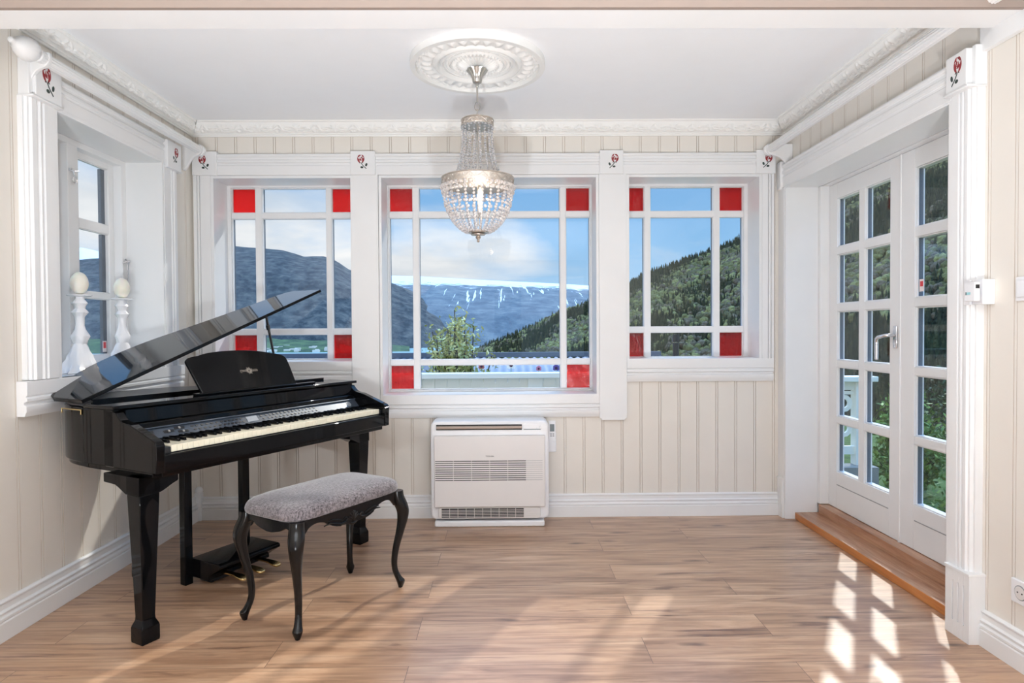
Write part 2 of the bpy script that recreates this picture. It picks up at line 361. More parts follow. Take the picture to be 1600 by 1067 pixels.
# ---- window builder --------------------------------------------------
def lining(mb,kind,o,y0,y1,th=.018):
    """four boards lining an opening. kind b: back wall along Y ; l: left wall ; r: right"""
    a0,a1,z0,z1=o
    def bx(p0,p1,q0,q1):
        if kind=='b': mb.box(p0,p1,y0,y1,q0,q1)
        else: mb.box(y0,y1,p0,p1,q0,q1)
    bx(a0,a0+th,z0,z1); bx(a1-th,a1,z0,z1); bx(a0+th,a1-th,z1-th,z1)
    if z0>.05: bx(a0+th,a1-th,z0,z0+th)
def bevelbar(mb,fn,a0,a1,b0,b1,dp,bv,vert=True):
    """bar with bevelled glazing edges. fn(a,b,d)"""
    pass
def back_window(n,o,xs,zs,label=None):
    """xs: glass column edges [(x0,x1)*3], zs rows bottom->top"""
    YG=4.195
    root=empty('window_%d'%n,((o[0]+o[1])/2,4.17,o[2]),kind='structure')
    off=Vector(root.location)
    def T(mb): mb.v=[(x-off.x,y-off.y,z-off.z) for x,y,z in mb.v]; return mb
    mb=MB(); lining(mb,'b',(o[0],o[1],o[2]-.018,o[3]+.0),3.972,YB+.25); T(mb).build('window_lining',M['trim'],root,bevel=.002)
    # frame: outer + bars built from boxes with a stepped (rebated) inner edge
    X0,X1=xs[0][0],xs[-1][1]; Z0,Z1=zs[0][0],zs[-1][1]
    mb=MB()
    y0,y1=4.165,4.225
    mb.box(o[0]+.018,X0-.006,y0,y1,o[2],o[3]-.018); mb.box(X1+.006,o[1]-.018,y0,y1,o[2],o[3]-.018)
    mb.box(X0-.006,X1+.006,y0,y1,o[2],Z0-.006); mb.box(X0-.006,X1+.006,y0,y1,Z1+.006,o[3]-.018)
    for i in range(2):
        mb.box(xs[i][1]+.004,xs[i+1][0]-.004,y0+.002,y1,Z0-.006,Z1+.006)
    for j in range(2):
        for i in range(3):
            mb.box(xs[i][0]-.0045,xs[i][1]+.0045,y0+.004,y1,zs[j][1]+.004,zs[j+1][0]-.004)
    T(mb).build('window_frame',M['trim'],root,bevel=.003)
    mb=MB()
    for i in range(3):
        for j in range(3):
            a0,a1=xs[i]; b0,b1=zs[j]
            # glazing bead : small slanted lip
            for (p0,p1,q0,q1) in [(a0-.006,a0,b0-.006,b1+.006),(a1,a1+.006,b0-.006,b1+.006),(a0,a1,b0-.006,b0),(a0,a1,b1,b1+.006)]:
                mb.box(p0,p1,4.176,4.205,q0,q1)
    T(mb).build('glazing_bead',M['trim'],root,bevel=.002)
    mb=MB()
    for i in range(3):
        for j in range(3):
            if i!=1 and j!=1: continue
            a0,a1=xs[i]; b0,b1=zs[j]
            for (p0,p1,q0,q1) in [(a0-.003,a0+.001,b0,b1),(a1-.001,a1+.003,b0,b1)]:
                mb.box(p0,p1,4.197,4.214,q0,q1)
    T(mb).build('pane_spacer',M['gasket'],root)
    for i in range(3):
        for j in range(3):
            a0,a1=xs[i]; b0,b1=zs[j]; red=(i!=1 and j!=1)
            mb=MB().box(a0-.004,a1+.004,YG,YG+.004,b0-.004,b1+.004)
            p=T(mb).build('red_pane' if red else 'window_pane',M['redglass'] if red else M['glass'],root)
            if red: p['label']='square red stained glass pane'
    return root
Z13=[(1.010,1.166),(1.210,1.930),(1.975,2.128)]
Z2=[(.805,.958),(1.001,1.932),(1.978,2.128)]
back_window(1,W1,[(-1.790,-1.642),(-1.591,-1.178),(-1.135,-.984)],Z13)
back_window(2,W2,[(-.757,-.609),(-.563,.363),(.408,.560)],Z2)
back_window(3,W3,[(.822,.921),(.968,1.381),(1.428,1.579)],Z13)

# ---- back wall casings ------------------------------------------------
TN=[0]
def trim(mb,mat=None,parent=None,**k):
    TN[0]+=1
    return struct('trim_%d'%TN[0],mb,mat or M['trim'],parent,**k)
# header profile (d = projection into room, z)
def hprof(z0,z1,d=.03):
    h=z1-z0
    return [(0,z0),(d,z0),(d,z0+h*.45),(d-.006,z0+h*.48),(d-.006,z0+h*.56),(d+.004,z0+h*.60),(d+.004,z0+h*.70),(d-.004,z0+h*.74),(d-.004,z0+h*.84),(d+.006,z0+h*.88),(d+.008,z0+h*.94),(d+.004,z1),(0,z1)]
def aprof(z0,z1,d=.03):
    h=z1-z0
    return [(0,z0),(d-.012,z0),(d-.008,z0+h*.10),(d-.004,z0+h*.14),(d-.004,z0+h*.30),(d-.014,z0+h*.33),(d-.014,z0+h*.40),(d,z0+h*.43),(d,z0+h*.52),(d-.008,z0+h*.56),(d,z0+h*.60),(d,z1),(0,z1)]
bk=lambda d,z,x:(x,YB-d,z)
for a,b in [(-1.795,-.955),(-.81,.60),(.745,1.588)]:
    trim(MB().prism(hprof(2.168,2.300),bk,a,b),bevel=.0015)
trim(MB().prism(aprof(.862,W1[2]-.002),bk,-1.944,W1[1]-.03),bevel=.0015)
trim(MB().prism(aprof(.638,W2[2]-.003),bk,W2[0],W2[1]),bevel=.0015)
trim(MB().prism(aprof(.858,W3[2]-.003),bk,W3[0]+.002,1.703),bevel=.0015)
# left side casing, fluted strip at its outer edge
def vcasing(mb,fn,a0,a1,z0,z1,flut):
    """fn(d,a,z); flut: list of (pos,width) grooves"""
    prof=[(0,a0),(.03,a0)]
    for p,w in flut: prof+=[(.03,p),(.018,p+.002),(.018,p+w-.002),(.03,p+w)]
    prof+=[(.03,a1),(0,a1)]
    mb.prism(prof,lambda d,a,t:fn(d,a,t),z0,z1); return mb
bv=lambda d,a,z:(a,YB-d,z)
trim(vcasing(MB(),bv,-1.944,W1[0],W1[2]-.002,2.168,[(-1.925,.006),(-1.908,.006)]),bevel=.001)
trim(vcasing(MB(),bv,W3[1],1.703,W3[2]-.003,2.168,[(1.664,.006),(1.682,.006)]),bevel=.001)
# pilasters with chamfered foot
def pil(a0,a1,z0):
    c=.012
    poly=[(a0+c,z0),(a1-c,z0),(a1-c,z0+c*.6),(a1,z0+c*1.4),(a1,2.168),(a0,2.168),(a0,z0+c*1.4),(a0+c,z0+c*.6)]
    return MB().prism(poly,lambda a,z,t:(a,YB-t,z),0,.034)
trim(pil(-.965,-.792,.618),bevel=.002)
trim(pil(.594,.768,.618),bevel=.002)

# ---- painted rose -----------------------------------------------------
def rose_meshes(parent,fn,s,flip=1,sx=1,mirror_leaf=False):
    """fn(a,b,t) a right, b up, t off surface ; s = half size"""
    def P(a,b): return (a*s*sx*flip,b*s)
    red=MB(); green=MB(); pale=MB()
    cx,cyy=-.32,.38
    def crescent(mb,c,r0,r1,a0,a1,n=9,th=.0008,ecc=1.15):
        pts=[]
        for i in range(n+1):
            a=math.radians(a0+(a1-a0)*i/n); pts.append((c[0]+r1*math.cos(a),c[1]+r1*math.sin(a)*ecc))
        for i in range(n+1):
            a=math.radians(a1-(a1-a0)*i/n); k=math.sin(PI*i/n); rr=r1-(r1-r0)*k
            pts.append((c[0]+rr*math.cos(a),c[1]+rr*math.sin(a)*ecc))
        # quads between outer and inner
        m=n+1
        outer=pts[:m]; inner=list(reversed(pts[m:]))
        vs=[fn(*P(*p),0) for p in outer+inner]+[fn(*P(*p),th) for p in outer+inner]
        fs=[]
        for i in range(n): fs.append((2*m+i,2*m+i+1,3*m+i+1,3*m+i))
        for i in range(n):
            fs.append((i,i+1,2*m+i+1,2*m+i)); fs.append((m+i,m+i+1,3*m+i+1,3*m+i))
        mb.add(vs,fs)
    c=(cx,cyy)
    crescent(red,c,.20,.43,146,268); crescent(red,c,.20,.43,276,400); crescent(red,(cx+.02,cyy+.05),.10,.24,190,300); crescent(red,(cx,cyy+.04),.08,.235,310,430)
    crescent(red,(cx,cyy+.06),.02,.15,120,330); crescent(red,(cx+.02,cyy+.1),.0,.10,-30,120); crescent(red,(cx-.05,cyy+.12),.16,.34,100,178); crescent(red,(cx+.06,cyy+.12),.16,.34,15,85); crescent(red,(cx,cyy+.04),.27,.39,82,130)
    def ell(mb,x,y,a,b,ang,n=12):
        ca,sa=math.cos(math.radians(ang)),math.sin(math.radians(ang))
        mb.prism([P(x+a*math.cos(2*PI*i/n)*ca-b*math.sin(2*PI*i/n)*sa, y+a*math.cos(2*PI*i/n)*sa+b*math.sin(2*PI*i/n)*ca) for i in range(n)],fn,0,.0008)
    def stem(mb,pts,w):
        for i in range(len(pts)-1):
            (x0,y0),(x1,y1)=pts[i],pts[i+1]; L=math.hypot(x1-x0,y1-y0); nx,ny=-(y1-y0)/L*w/2,(x1-x0)/L*w/2
            mb.prism([P(x0+nx,y0+ny),P(x0-nx,y0-ny),P(x1-nx,y1-ny),P(x1+nx,y1+ny)],fn,0,.0008)
    stem(green,[(-.28,-.10),(-.10,-.38),(.34,-.80)],.085)
    ell(green,-.42,-.10,.10,.045,15); ell(green,-.13,-.08,.12,.045,-28); ell(green,.33,-.32,.20,.125,70); ell(green,-.20,-.62,.18,.12,-8)
    r=red.build('rose_flower',M['rose_red'],parent); r['label']='dark red painted rose head'
    g=green.build('rose_leaves',M['rose_green'],parent); g['label']='dark green painted stem and leaves'
def rose_block(mb_fn,fn,s,flip,sx=1):
    TN[0]+=1
    o=struct('trim_%d'%TN[0],mb_fn,M['trim'],bevel=.003)
    rose_meshes(o,fn,s,flip,sx)
    return o
for (a0,a1,flip) in [(-1.944,-1.792,1),(-.960,-.806,1),(.598,.747,-1),(1.586,1.706,-1)]:
    cxx=(a0+a1)/2+(.005 if a0<1.5 else .0)
    rose_block(MB().box(a0,a1,YB-.044,YB,2.166,2.314),lambda a,b,t,cxx=cxx:(cxx+a,YB-.0442-t,2.244+b),.052,flip)

# ---- ornament field for the crown --------------------------------------
def ornament():
    """polyline strokes of one scroll motif in unit box, period 1"""
    st=[]
    def spiral(cx,cy,r,a0,turns,d):
        n=26; return [(cx+r*(1-i/n*.82)*math.cos(a0+d*turns*2*PI*i/n),cy+r*1.0*(1-i/n*.82)*math.sin(a0+d*turns*2*PI*i/n)) for i in range(n+1)]
    st.append(spiral(.30,.5,.26,PI,1.3,1)); st.append(spiral(.72,.52,.24,0,1.2,-1))
    st.append([(.04,.1),(.12,.45),(.05,.9)]); st.append([(.96,.1),(.88,.5),(.97,.9)])
    st.append([(.5,.1),(.5,.45),(.44,.85)]); st.append([(.5,.45),(.58,.85)]); st.append([(.15,.2),(.3,.12),(.45,.22)]); st.append([(.55,.2),(.7,.12),(.86,.25)])
    return st
def ofield(u,v):
    """u array along (period 1), v array 0..1 -> height 0..1"""
    U=np.mod(u,1.0); best=np.full(U.shape,9.)
    for s in ornament():
        for (x0,y0),(x1,y1) in zip(s[:-1],s[1:]):
            for sh in (-1,0,1):
                dx,dy=(x1-x0)*2.2,(y1-y0); px=(U-x0-sh)*2.2; py=v-y0
                t=np.clip((px*dx+py*dy)/(dx*dx+dy*dy+1e-9),0,1)
                best=np.minimum(best,np.hypot(px-t*dx,py-t*dy))
    return np.clip(1-best/.085,0,1)**.6
def crown(name,fn,t0,t1,mit0,mit1,drop=.086,pj=.066):
    """profile from wall (0,-drop) to ceiling (pj,0). fn(d,z,t); mitre shortens ends by d*mit"""
    prof=[(0,-drop),(.010,-drop),(.012,-drop+.008),(.018,-drop+.010),(.018,-drop+.016)]
    band0,band1=(.018,-drop+.016),(pj-.012,-.016)
    m=16
    nb=int((t1-t0)/.006); ts=np.linspace(t0,t1,nb+1)
    rows=[]
    for p in prof: rows.append((p,None))
    for i in range(1,m):
        q=i/m; bow=-.006*math.sin(PI*q); dx,dz=band1[0]-band0[0],band1[1]-band0[1]; L=math.hypot(dx,dz)
        rows.append(((band0[0]+dx*q-dz/L*bow*-1*-1, band0[1]+dz*q+dx/L*bow*-1*-1),q))
    for p in [band1,(pj-.012,-.010),(pj-.004,-.008),(pj,-.003),(pj,0)]: rows.append((p,None))
    V=[];dx,dz=band1[0]-band0[0],band1[1]-band0[1]; L=math.hypot(dx,dz); nx,nz=-dz/L*-1,dx/L*-1
    nrm=(dz/L,-dx/L)   # pointing into the room (down/out)
    for (p,q) in rows:
        h=np.zeros(nb+1)
        if q is not None and .08<q<.92: h=ofield(ts/.235,np.full(nb+1,(q-.08)/.84))*.0065
        d=p[0]+nrm[0]*h; z=p[1]+nrm[1]*h
        tt=ts.copy(); 
        tt=np.where(ts<t0+.1, t0+(ts-t0)+p[0]*mit0*(1-(ts-t0)/.1), ts); tt=np.where(ts>t1-.1, tt-p[0]*mit1*(1-(t1-ts)/.1), tt)
        V+= [fn(d[i],H+z[i],tt[i]) for i in range(nb+1)]
    R=len(rows); n1=nb+1
    F=[(r*n1+i,r*n1+i+1,(r+1)*n1+i+1,(r+1)*n1+i) for r in range(R-1) for i in range(nb)]
    mb=MB(); mb.add(V,F)
    TN[0]+=1
    o=mb.build('trim_%d'%TN[0],M['crown'],None,smooth=30,recalc=False); o['kind']='structure'; return o
crown('b',lambda d,z,t:(t,YB-d,z),XL,XR,1,1)
crown('l',lambda d,z,t:(XL+d,t,z),2.0,YB,0,1,pj=.06)
crown('r',lambda d,z,t:(XR-d,t,z),2.0,YB,0,1,pj=.094)

# ---- baseboards ---------------------------------------------------------
def bprof(h):
    return [(0,0),(.025,0),(.025,h*.46),(.020,h*.49),(.024,h*.52),(.024,h*.58),(.016,h*.62),(.016,h*.66),(.021,h*.69),(.021,h*.72),(.012,h*.76),(.012,h*.90),(.016,h*.92),(.016,h*.96),(.008,h),(0,h)]
struct('baseboard_back',MB().prism(bprof(.145),lambda d,z,t:(t,YB-d,z),XL+.04,1.735),M['trim'],bevel=.0008)
struct('baseboard_left',MB().prism(bprof(.155),lambda d,z,t:(XL+d,t,z),YF,YB-.04),M['trim'],bevel=.0008)
struct('baseboard_right',MB().prism(bprof(.135),lambda d,z,t:(XR-d,t,z),YF,2.318),M['trim'],bevel=.0008)
# corner block (back left)
mb=MB().box(XL,XL+.04,YB-.04,YB,0,.175); mb.sphere((XL+.022,YB-.022,.19),.024,12,8)
trim(mb,bevel=.002)
# ceiling beam over the opening
mb=MB().box(XL,XR,2.145,2.28,2.272,H); struct('ceiling_beam',mb,M['trim'],bevel=.002)
mb=MB().box(XL,XR,2.127,2.1445,2.270,H); trim(mb,M['taupe'])
# frieze board on the right wall next to the beam
trim(MB().box(XR-.022,XR,.6,2.337,2.208,H-.001),bevel=.002)

# ---- right wall door surround ------------------------------------------
rv=lambda d,a,z:(XR-d,a,z)
D=.05
def vcas2(mb,fn,a0,a1,z0,z1,d,fl):
    prof=[(0,a0),(d-.02,a0),(d-.02,a0+.008),(d-.008,a0+.012),(d-.008,a0+.02),(d,a0+.024)]
    for p,w in fl: prof+=[(d,a0+p),(d-.012,a0+p+.004),(d-.012,a0+p+w-.004),(d,a0+p+w)]
    prof+=[(d,a1),(0,a1)]
    return mb.prism(prof,fn,z0,z1)
# near casing (its stepped edge faces the camera)
trim(vcas2(MB(),rv,2.334,2.445,.262,2.09,D,[(.040,.012),(.062,.010)]),bevel=.001)
trim(MB().box(XR-D,XR,3.912,3.998,.243,2.07),bevel=.003)
trim(MB().prism([(d+.02,z) for d,z in hprof(2.073,2.213,.03)][1:-1]+[(0,2.213),(0,2.073)],lambda d,z,t:(XR-d,t,z),2.45,3.945),bevel=.0015)
# plinths
def plinth(y0,y1,z1,d,fl):
    mb=MB(); 
    mb.box(XR-d+.006,XR,y0,y1,0,z1)
    # raised front with flutes left between ribs
    ys=[y0]+[y for p in fl for y in p]+[y1]
    for i in range(0,len(ys),2): mb.box(XR-d,XR-d+.0061,ys[i],ys[i+1],0,z1-.004)
    for p in fl:
        mb.box(XR-d,XR-d+.0061,p[0],p[1],0,.06); mb.box(XR-d,XR-d+.0061,p[0],p[1],z1-.05,z1-.004)
    mb.box(XR-d-.004,XR,y0-.002,y1+.002,z1-.006,z1+.004)
    return mb
trim(plinth(2.318,2.446,.262,.062,[(2.343,2.352),(2.372,2.381),(2.401,2.410)]),bevel=.001)
trim(plinth(3.915,3.99,.243,.058,[(3.935,3.942),(3.955,3.962)]),bevel=.001)
rose_block(MB().box(XR-.066,XR,2.345,2.455,2.085,2.232).box(XR-.045,XR,2.325,2.345,2.085,2.237).box(XR-.075,XR,2.325,2.458,2.083,2.092),
           lambda a,b,t:(XR-.0662-t,2.405-a,2.163+b),.060,-1,.80)
mb=MB().prism([(3.935,2.08),(3.95,2.062),(3.985,2.062),(3.995,2.08),(3.995,2.22),(3.985,2.235),(3.935,2.235)],lambda a,z,t:(XR-t,a,z),0,.064); trim(mb,bevel=.003)
# reveal lining and door frame
def door_set():
    mb=MB(); lining(mb,'r',(DR[0],DR[1],0,DR[3]+.008),XR-.048,1.945); pass
    trim(mb,bevel=.002)
    mb=MB()
    for y in (3.868,2.43): mb.box(1.945,2.045,y,y+.046,.10,2.065)
    mb.box(1.958,2.045,DR[0],DR[1],2.063,2.11); 
    trim(mb,bevel=.003)
door_set()
# steps
mb=MB(); mb.cur=0; mb.box(1.803,2.06,2.445,3.894,0,.043); 
o=trim(mb,[M['oak'],M['oaktop']],bevel=.003); o['label']='low oak step below the glazed doors'
for p in o.data.polygons:
    if p.normal.z>.5: p.material_index=1
mb=MB().box(1.937,2.06,2.445,3.868,.0435,.098); trim(mb,M['oaktop'],bevel=.002)
# door leaves
ROWS=[(.328,.612),(.666,.951),(1.004,1.285),(1.343,1.626),(1.685,1.963)]
def leaf(n,y0,y1,cols,handle):
    root=empty('door_%d'%n,(2.0,y0,.10),kind='structure')
    X0,X1=2.0,2.045
    mb=MB()
    def b(a0,a1,z0,z1,x0=X0,x1=X1): mb.box(x0-2.0,x1-2.0,a0-y0,a1-y0,z0-.10,z1-.10)
    g=.0
    b(y0,cols[0][0]-.006,.10,2.062); b(cols[1][1]+.006,y1,.10,2.062)
    lo,hi=cols[0][0]-.006,cols[1][1]+.006
    b(lo,hi,.10,ROWS[0][0]-.006); b(lo,hi,ROWS[-1][1]+.006,2.062)
    b(cols[0][1]+.006,cols[1][0]-.006,ROWS[0][0]-.006,ROWS[-1][1]+.006)
    for i in range(4):
        for c in cols: b(c[0]-.006,c[1]+.006,ROWS[i][1]+.006,ROWS[i+1][0]-.006)
    mb.build('door_panel',M['trim'],root,bevel=.002)
    mb=MB()
    for c in cols:
        for r in ROWS:
            for (p0,p1,q0,q1) in [(c[0]-.006,c[0],r[0]-.006,r[1]+.006),(c[1],c[1]+.006,r[0]-.006,r[1]+.006),(c[0],c[1],r[0]-.006,r[0]),(c[0],c[1],r[1],r[1]+.006)]:
                b2=mb.box(.008,.045,p0-y0,p1-y0,q0-.10,q1-.10)
    mb.build('glazing_bead',M['trim'],root,bevel=.002)
    mb=MB()
    for c in cols:
        for r in ROWS:
            for yy in (c[0],c[1]-.002): mb.box(.016,.036,yy-y0,yy+.002-y0,r[0]-.10,r[1]-.10)
    mb.build('pane_spacer',M['gasket'],root)
    for c in cols:
        for r in ROWS:
            m_=MB().box(.017,.021,c[0]-y0-.003,c[1]-y0+.003,r[0]-.103,r[1]-.097)
            m_.build('door_pane',M['glass'],root)
    # routed groove
    mb=MB().box(-.0012,.001,cols[0][0]-y0,cols[1][1]-y0,.142,.147); mb.build('rail_groove',M['greybtn'],root)
    if handle:
        hb=MB(); hy=3.202-y0
        hb.box(-.008,0,hy-.016,hy+.016,.985,1.10)
        ob=hb.build('door_handle',M['chrome'],root,bevel=.004)
        hb=MB(); hb.tube([(-.008,hy,1.052),(-.045,hy+.004,1.052),(-.052,hy+.012,1.05),(-.054,hy+.06,1.042),(-.054,hy+.075,1.032),(-.054,hy+.078,1.01),(-.054,hy+.078,.925)],[.009,.009,.009,.0095,.0105,.0105,.0095],10)
        hb.build('lever',M['chrome'],ob,smooth=50)
    return root
d1=leaf(1,3.166,3.866,[(3.260,3.481),(3.548,3.771)],True)
d2=leaf(2,2.477,3.163,[(2.575,2.790),(2.837,3.050)],False)
mb=MB().box(-.001,.012,.0,.012,-.01,1.96); mb.build('meeting_strip',M['trim'],d2,bevel=.002).location=(-.004,.684,.005)
mb=MB().box(.0160,.0166,.535,.568,1.265,1.325); st=mb.build('sticker',M['white_sticker'],d2)
mb=MB().box(.0154,.0159,.541,.562,1.29,1.315); mb.build('sticker_print',M['red_sticker'],st)

# ---- left wall window and casing ----------------------------------------
lv=lambda d,a,z:(XL+d,a,z)
def lcas(a0,a1,z0,z1,rev=False,d=.042):
    w=a1-a0
    prof=[(0,0),(d-.02,0),(d-.02,.008),(d-.010,.012),(d-.010,.022),(d,.026),(d,.052),(d-.010,.056),(d-.010,.068),(d,.072),(d,.080),(d-.010,.084),(d-.010,.092),(d,.096),(d,w),(0,w)]
    if rev: prof=[(q,w-p) for q,p in prof]
    return MB().prism([(q,a0+p) for q,p in prof],lv,z0,z1)
trim(lcas(2.572,2.73,.997,2.15),bevel=.001)
trim(lcas(3.59,3.752,.997,2.14,True),bevel=.001)
trim(MB().prism(hprof(2.161,2.284,.038),lambda d,z,t:(XL+d,t,z),2.745,3.60),bevel=.0015)
trim(MB().prism(aprof(.852,.995,.044),lambda d,z,t:(XL+d,t,z),2.54,3.785),bevel=.0015)
rose_block(MB().box(XL,XL+.058,2.60,2.752,2.152,2.322).box(XL,XL+.045,2.578,2.60,2.152,2.32).box(XL,XL+.064,2.575,2.754,2.148,2.157),
           lambda a,b,t:(XL+.0582+t,2.680+a,2.240+b),.066,1,.85)
rose_block(MB().box(XL,XL+.056,3.605,3.755,2.130,2.284).box(XL,XL+.062,3.60,3.757,2.126,2.134),
           lambda a,b,t:(XL+.0562+t,3.685+a,2.212+b),.052,-1,.9)
wr=empty('window_4',(-2.14,3.16,.995),kind='structure')
def WX(mb,name,mat,parent=wr,**k):
    mb.v=[(x+2.14,y-3.16,z-.995) for x,y,z in mb.v]; return mb.build(name,mat,parent,**k)
mb=MB(); lining(mb,'l',(LW[0],LW[1],LW[2]-.018,LW[3]+.0),-2.235,-1.922); WX(mb,'window_lining',M['trim'],bevel=.002)
mb=MB()
x0,x1=-2.19,-2.125
mb.box(x0,x1,3.53,3.585,.997,2.143); mb.box(x0,x1,2.735,2.80,.997,2.143); mb.box(x0,x1,3.10,3.175,.997,2.143); mb.box(x0,x1,2.80,3.53,.997,1.022); mb.box(x0,x1+.001,2.80,3.53,2.112,2.1435)
WX(mb,'window_frame',M['trim'],bevel=.003)
GZ=[(1.075,1.366),(1.408,1.722),(1.778,2.076)]
for nm,(a,b,ga,gb) in dict(far=(3.178,3.528,3.245,3.480),near=(2.803,3.098,2.865,3.035)).items():
    mb=MB(); s0,s1=-2.195,-2.168
    mb.box(s0,s1,a,ga-.004,1.024,2.123); mb.box(s0,s1,gb+.004,b,1.024,2.123); mb.box(s0,s1,ga-.004,gb+.004,1.024,GZ[0][0]-.004); mb.box(s0,s1,ga-.004,gb+.004,GZ[2][1]+.004,2.123)
    for i in range(2): mb.box(s0,s1,ga-.004,gb+.004,GZ[i][1]+.004,GZ[i+1][0]-.004)
    sash=WX(mb,'sash',M['trim'],bevel=.003)
    mb=MB()
    for r in GZ:
        for (p0,p1,q0,q1) in [(ga-.004,ga,r[0]-.004,r[1]+.004),(gb,gb+.004,r[0]-.004,r[1]+.004),(ga,gb,r[0]-.004,r[0]),(ga,gb,r[1],r[1]+.004)]: mb.box(-2.19,-2.172,p0,p1,q0,q1)
    WX(mb,'glazing_bead',M['trim'],sash,bevel=.001)
    mb=MB()
    for r in GZ: mb.box(-2.205,-2.188,gb-.03,gb+.002,*r)
    WX(mb,'pane_spacer',M['gasket'],sash)
    for r in GZ:
        WX(MB().box(-2.190,-2.187,ga-.003,gb+.003,r[0]-.003,r[1]+.003),'window_pane',M['glass'],sash)
    if nm=='far':
        s=WX(MB().box(-2.1865,-2.186,3.440,3.474,1.085,1.145),'sticker',M['white_sticker'],sash)
        WX(MB().box(-2.1858,-2.1855,3.446,3.468,1.105,1.138),'sticker_print',M['red_sticker'],s)
def hook(y,z,nm='window_hook'):
    mb=MB(); mb.box(-2.124,-2.116,y-.02,y+.018,z-.004,z+.008)
    mb.tube([(-2.118,y,z),(-2.11,y,z-.015),(-2.11,y+.004,z-.03)],.003,6)
    mb.tube([(-2.11,y+.004+.014*math.cos(a),z-.045+.016*math.sin(a)) for a in [2*PI*i/14 for i in range(15)]],.0024,6,cap=False)
    mb.tube([(-2.116,y-.016,z),(-2.108,y-.02,z+.004)],.004,6); mb.tube([(-2.116,y+.012,z),(-2.10,y+.022,z+.003)],.0035,6)
    WX(mb,nm,M['chrome'],smooth=40)
hook(3.125,1.985); hook(3.12,1.165)
mb=MB(); mb.tube([(-2.12,3.548,1.60),(-2.105,3.552,1.585),(-2.105,3.55,1.50),(-2.11,3.545,1.43)],.004,6); mb.tube([(-2.12,3.52,1.575),(-2.10,3.55,1.59),(-2.12,3.575,1.58)],.005,6)
WX(mb,'stay_hook',M['chrome'],smooth=40)
# ================================================================== digital grand piano
PA=math.atan2(.88,.475)
piano=empty('digital_grand_piano',(-1.285,2.421,0),PA,'black lacquered mini grand digital piano with raised lid standing by the left window','piano')
def pb(mb,name,mat=None,parent=None,**k): return mb.build(name,mat or M['black'],parent or piano,**k)
def bez(p0,p1,p2,p3,n=10,end=False):
    o=[]
    for i in range(n+(1 if end else 0)):
        t=i/n; a=(1-t)**3; b=3*(1-t)**2*t; c=3*(1-t)*t*t; d=t**3
        o.append((a*p0[0]+b*p1[0]+c*p2[0]+d*p3[0],a*p0[1]+b*p1[1]+c*p2[1]+d*p3[1]))
    return o
def outline(e=0,front=.235):
    """body outline (u,w); e expands"""
    o=[(-.08-e,front),(-.08-e,.44)]
    o+=bez((-.08-e,.44),(-.08-e,.60),(-.03,.76+e),(.16,.86+e),12)
    o+=bez((.16,.86+e),(.30,.93+e),(.50,.90+e),(.66,.83+e),10)
    o+=bez((.66,.83+e),(.90,.73+e),(1.05,.69+e),(1.20,.67+e),10)
    o+=[(1.20,.67+e),(1.262+e,.655),(1.272+e,.63),(1.272+e,front)]
    return o
xyz=lambda a,b,t:(a,b,t)
case=pb(MB().prism(outline(),xyz,.662,.889),'case',bevel=.004)
pb(MB().prism(outline(-.018,.02),xyz,.640,.664),'bottom_moulding',parent=case,bevel=.003)
# cheek / arm profile (w,z)
arm=[(-.03,.662),(-.032,.765)]+bez((-.032,.765),(-.03,.778),(-.024,.782),(-.01,.787),4)+[(.13,.836),(.165,.842)]+bez((.165,.842),(.195,.846),(.205,.862),(.228,.889),8)+[(.30,.8885),(.30,.662)]
for u0,u1 in ((-.08,-.045),(1.237,1.272)):
    pb(MB().prism(arm,lambda w,z,t:(t,w,z),u0,u1),'cheek_arm',bevel=.003)
pb(MB().box(-.045,1.237,-.012,.235,.642,.724),'key_bed',M['black'],bevel=.003)
pb(MB().box(-.045,1.237,-.028,-.0125,.662,.728),'key_slip',bevel=.004)
pb(MB().box(-.044,-.002,-.004,.15,.7245,.752),'key_block',M['blacksatin'],bevel=.003)
pb(MB().box(1.221,1.236,-.004,.15,.7245,.752),'key_block',M['blacksatin'],bevel=.003)
kb=pb(MB().box(-.001,1.2205,.0,.16,.7245,.730),'keyboard',M['blacksatin'])
KW=1.2195/52; pat=[0,2,3,5,7,8,10]
names='ABCDEFG'; 
def mkkey(u,i):
    return MB().box(.0006,KW-.0006,-.003,.15,.7305,.7565).build('white_key',M['ivory'],kb,bevel=.0012)
w0=None
for i in range(52):
    if w0 is None: w0=mkkey(0,0); k=w0
    else: k=w0.copy(); COL.objects.link(k)
    k.parent=kb; k.location=(i*KW,0,0)
b0=None
for i in range(51):
    nm=names[i%7]
    if nm in 'BE': continue
    off={'A':.0010,'C':-.0015,'D':.0015,'F':-.002,'G':0}[nm]
    if b0 is None:
        prof=[(.048,.757),(.052,.7675),(.058,.769),(.15,.769),(.15,.757)]
        b0=MB().prism(prof,lambda w,z,t:(t,w,z),-.0048,.0048).build('black_key',M['black'],kb,bevel=.0012); k=b0
    else: k=b0.copy(); COL.objects.link(k)
    k.parent=kb; k.location=((i+1)*KW+off,0,0)
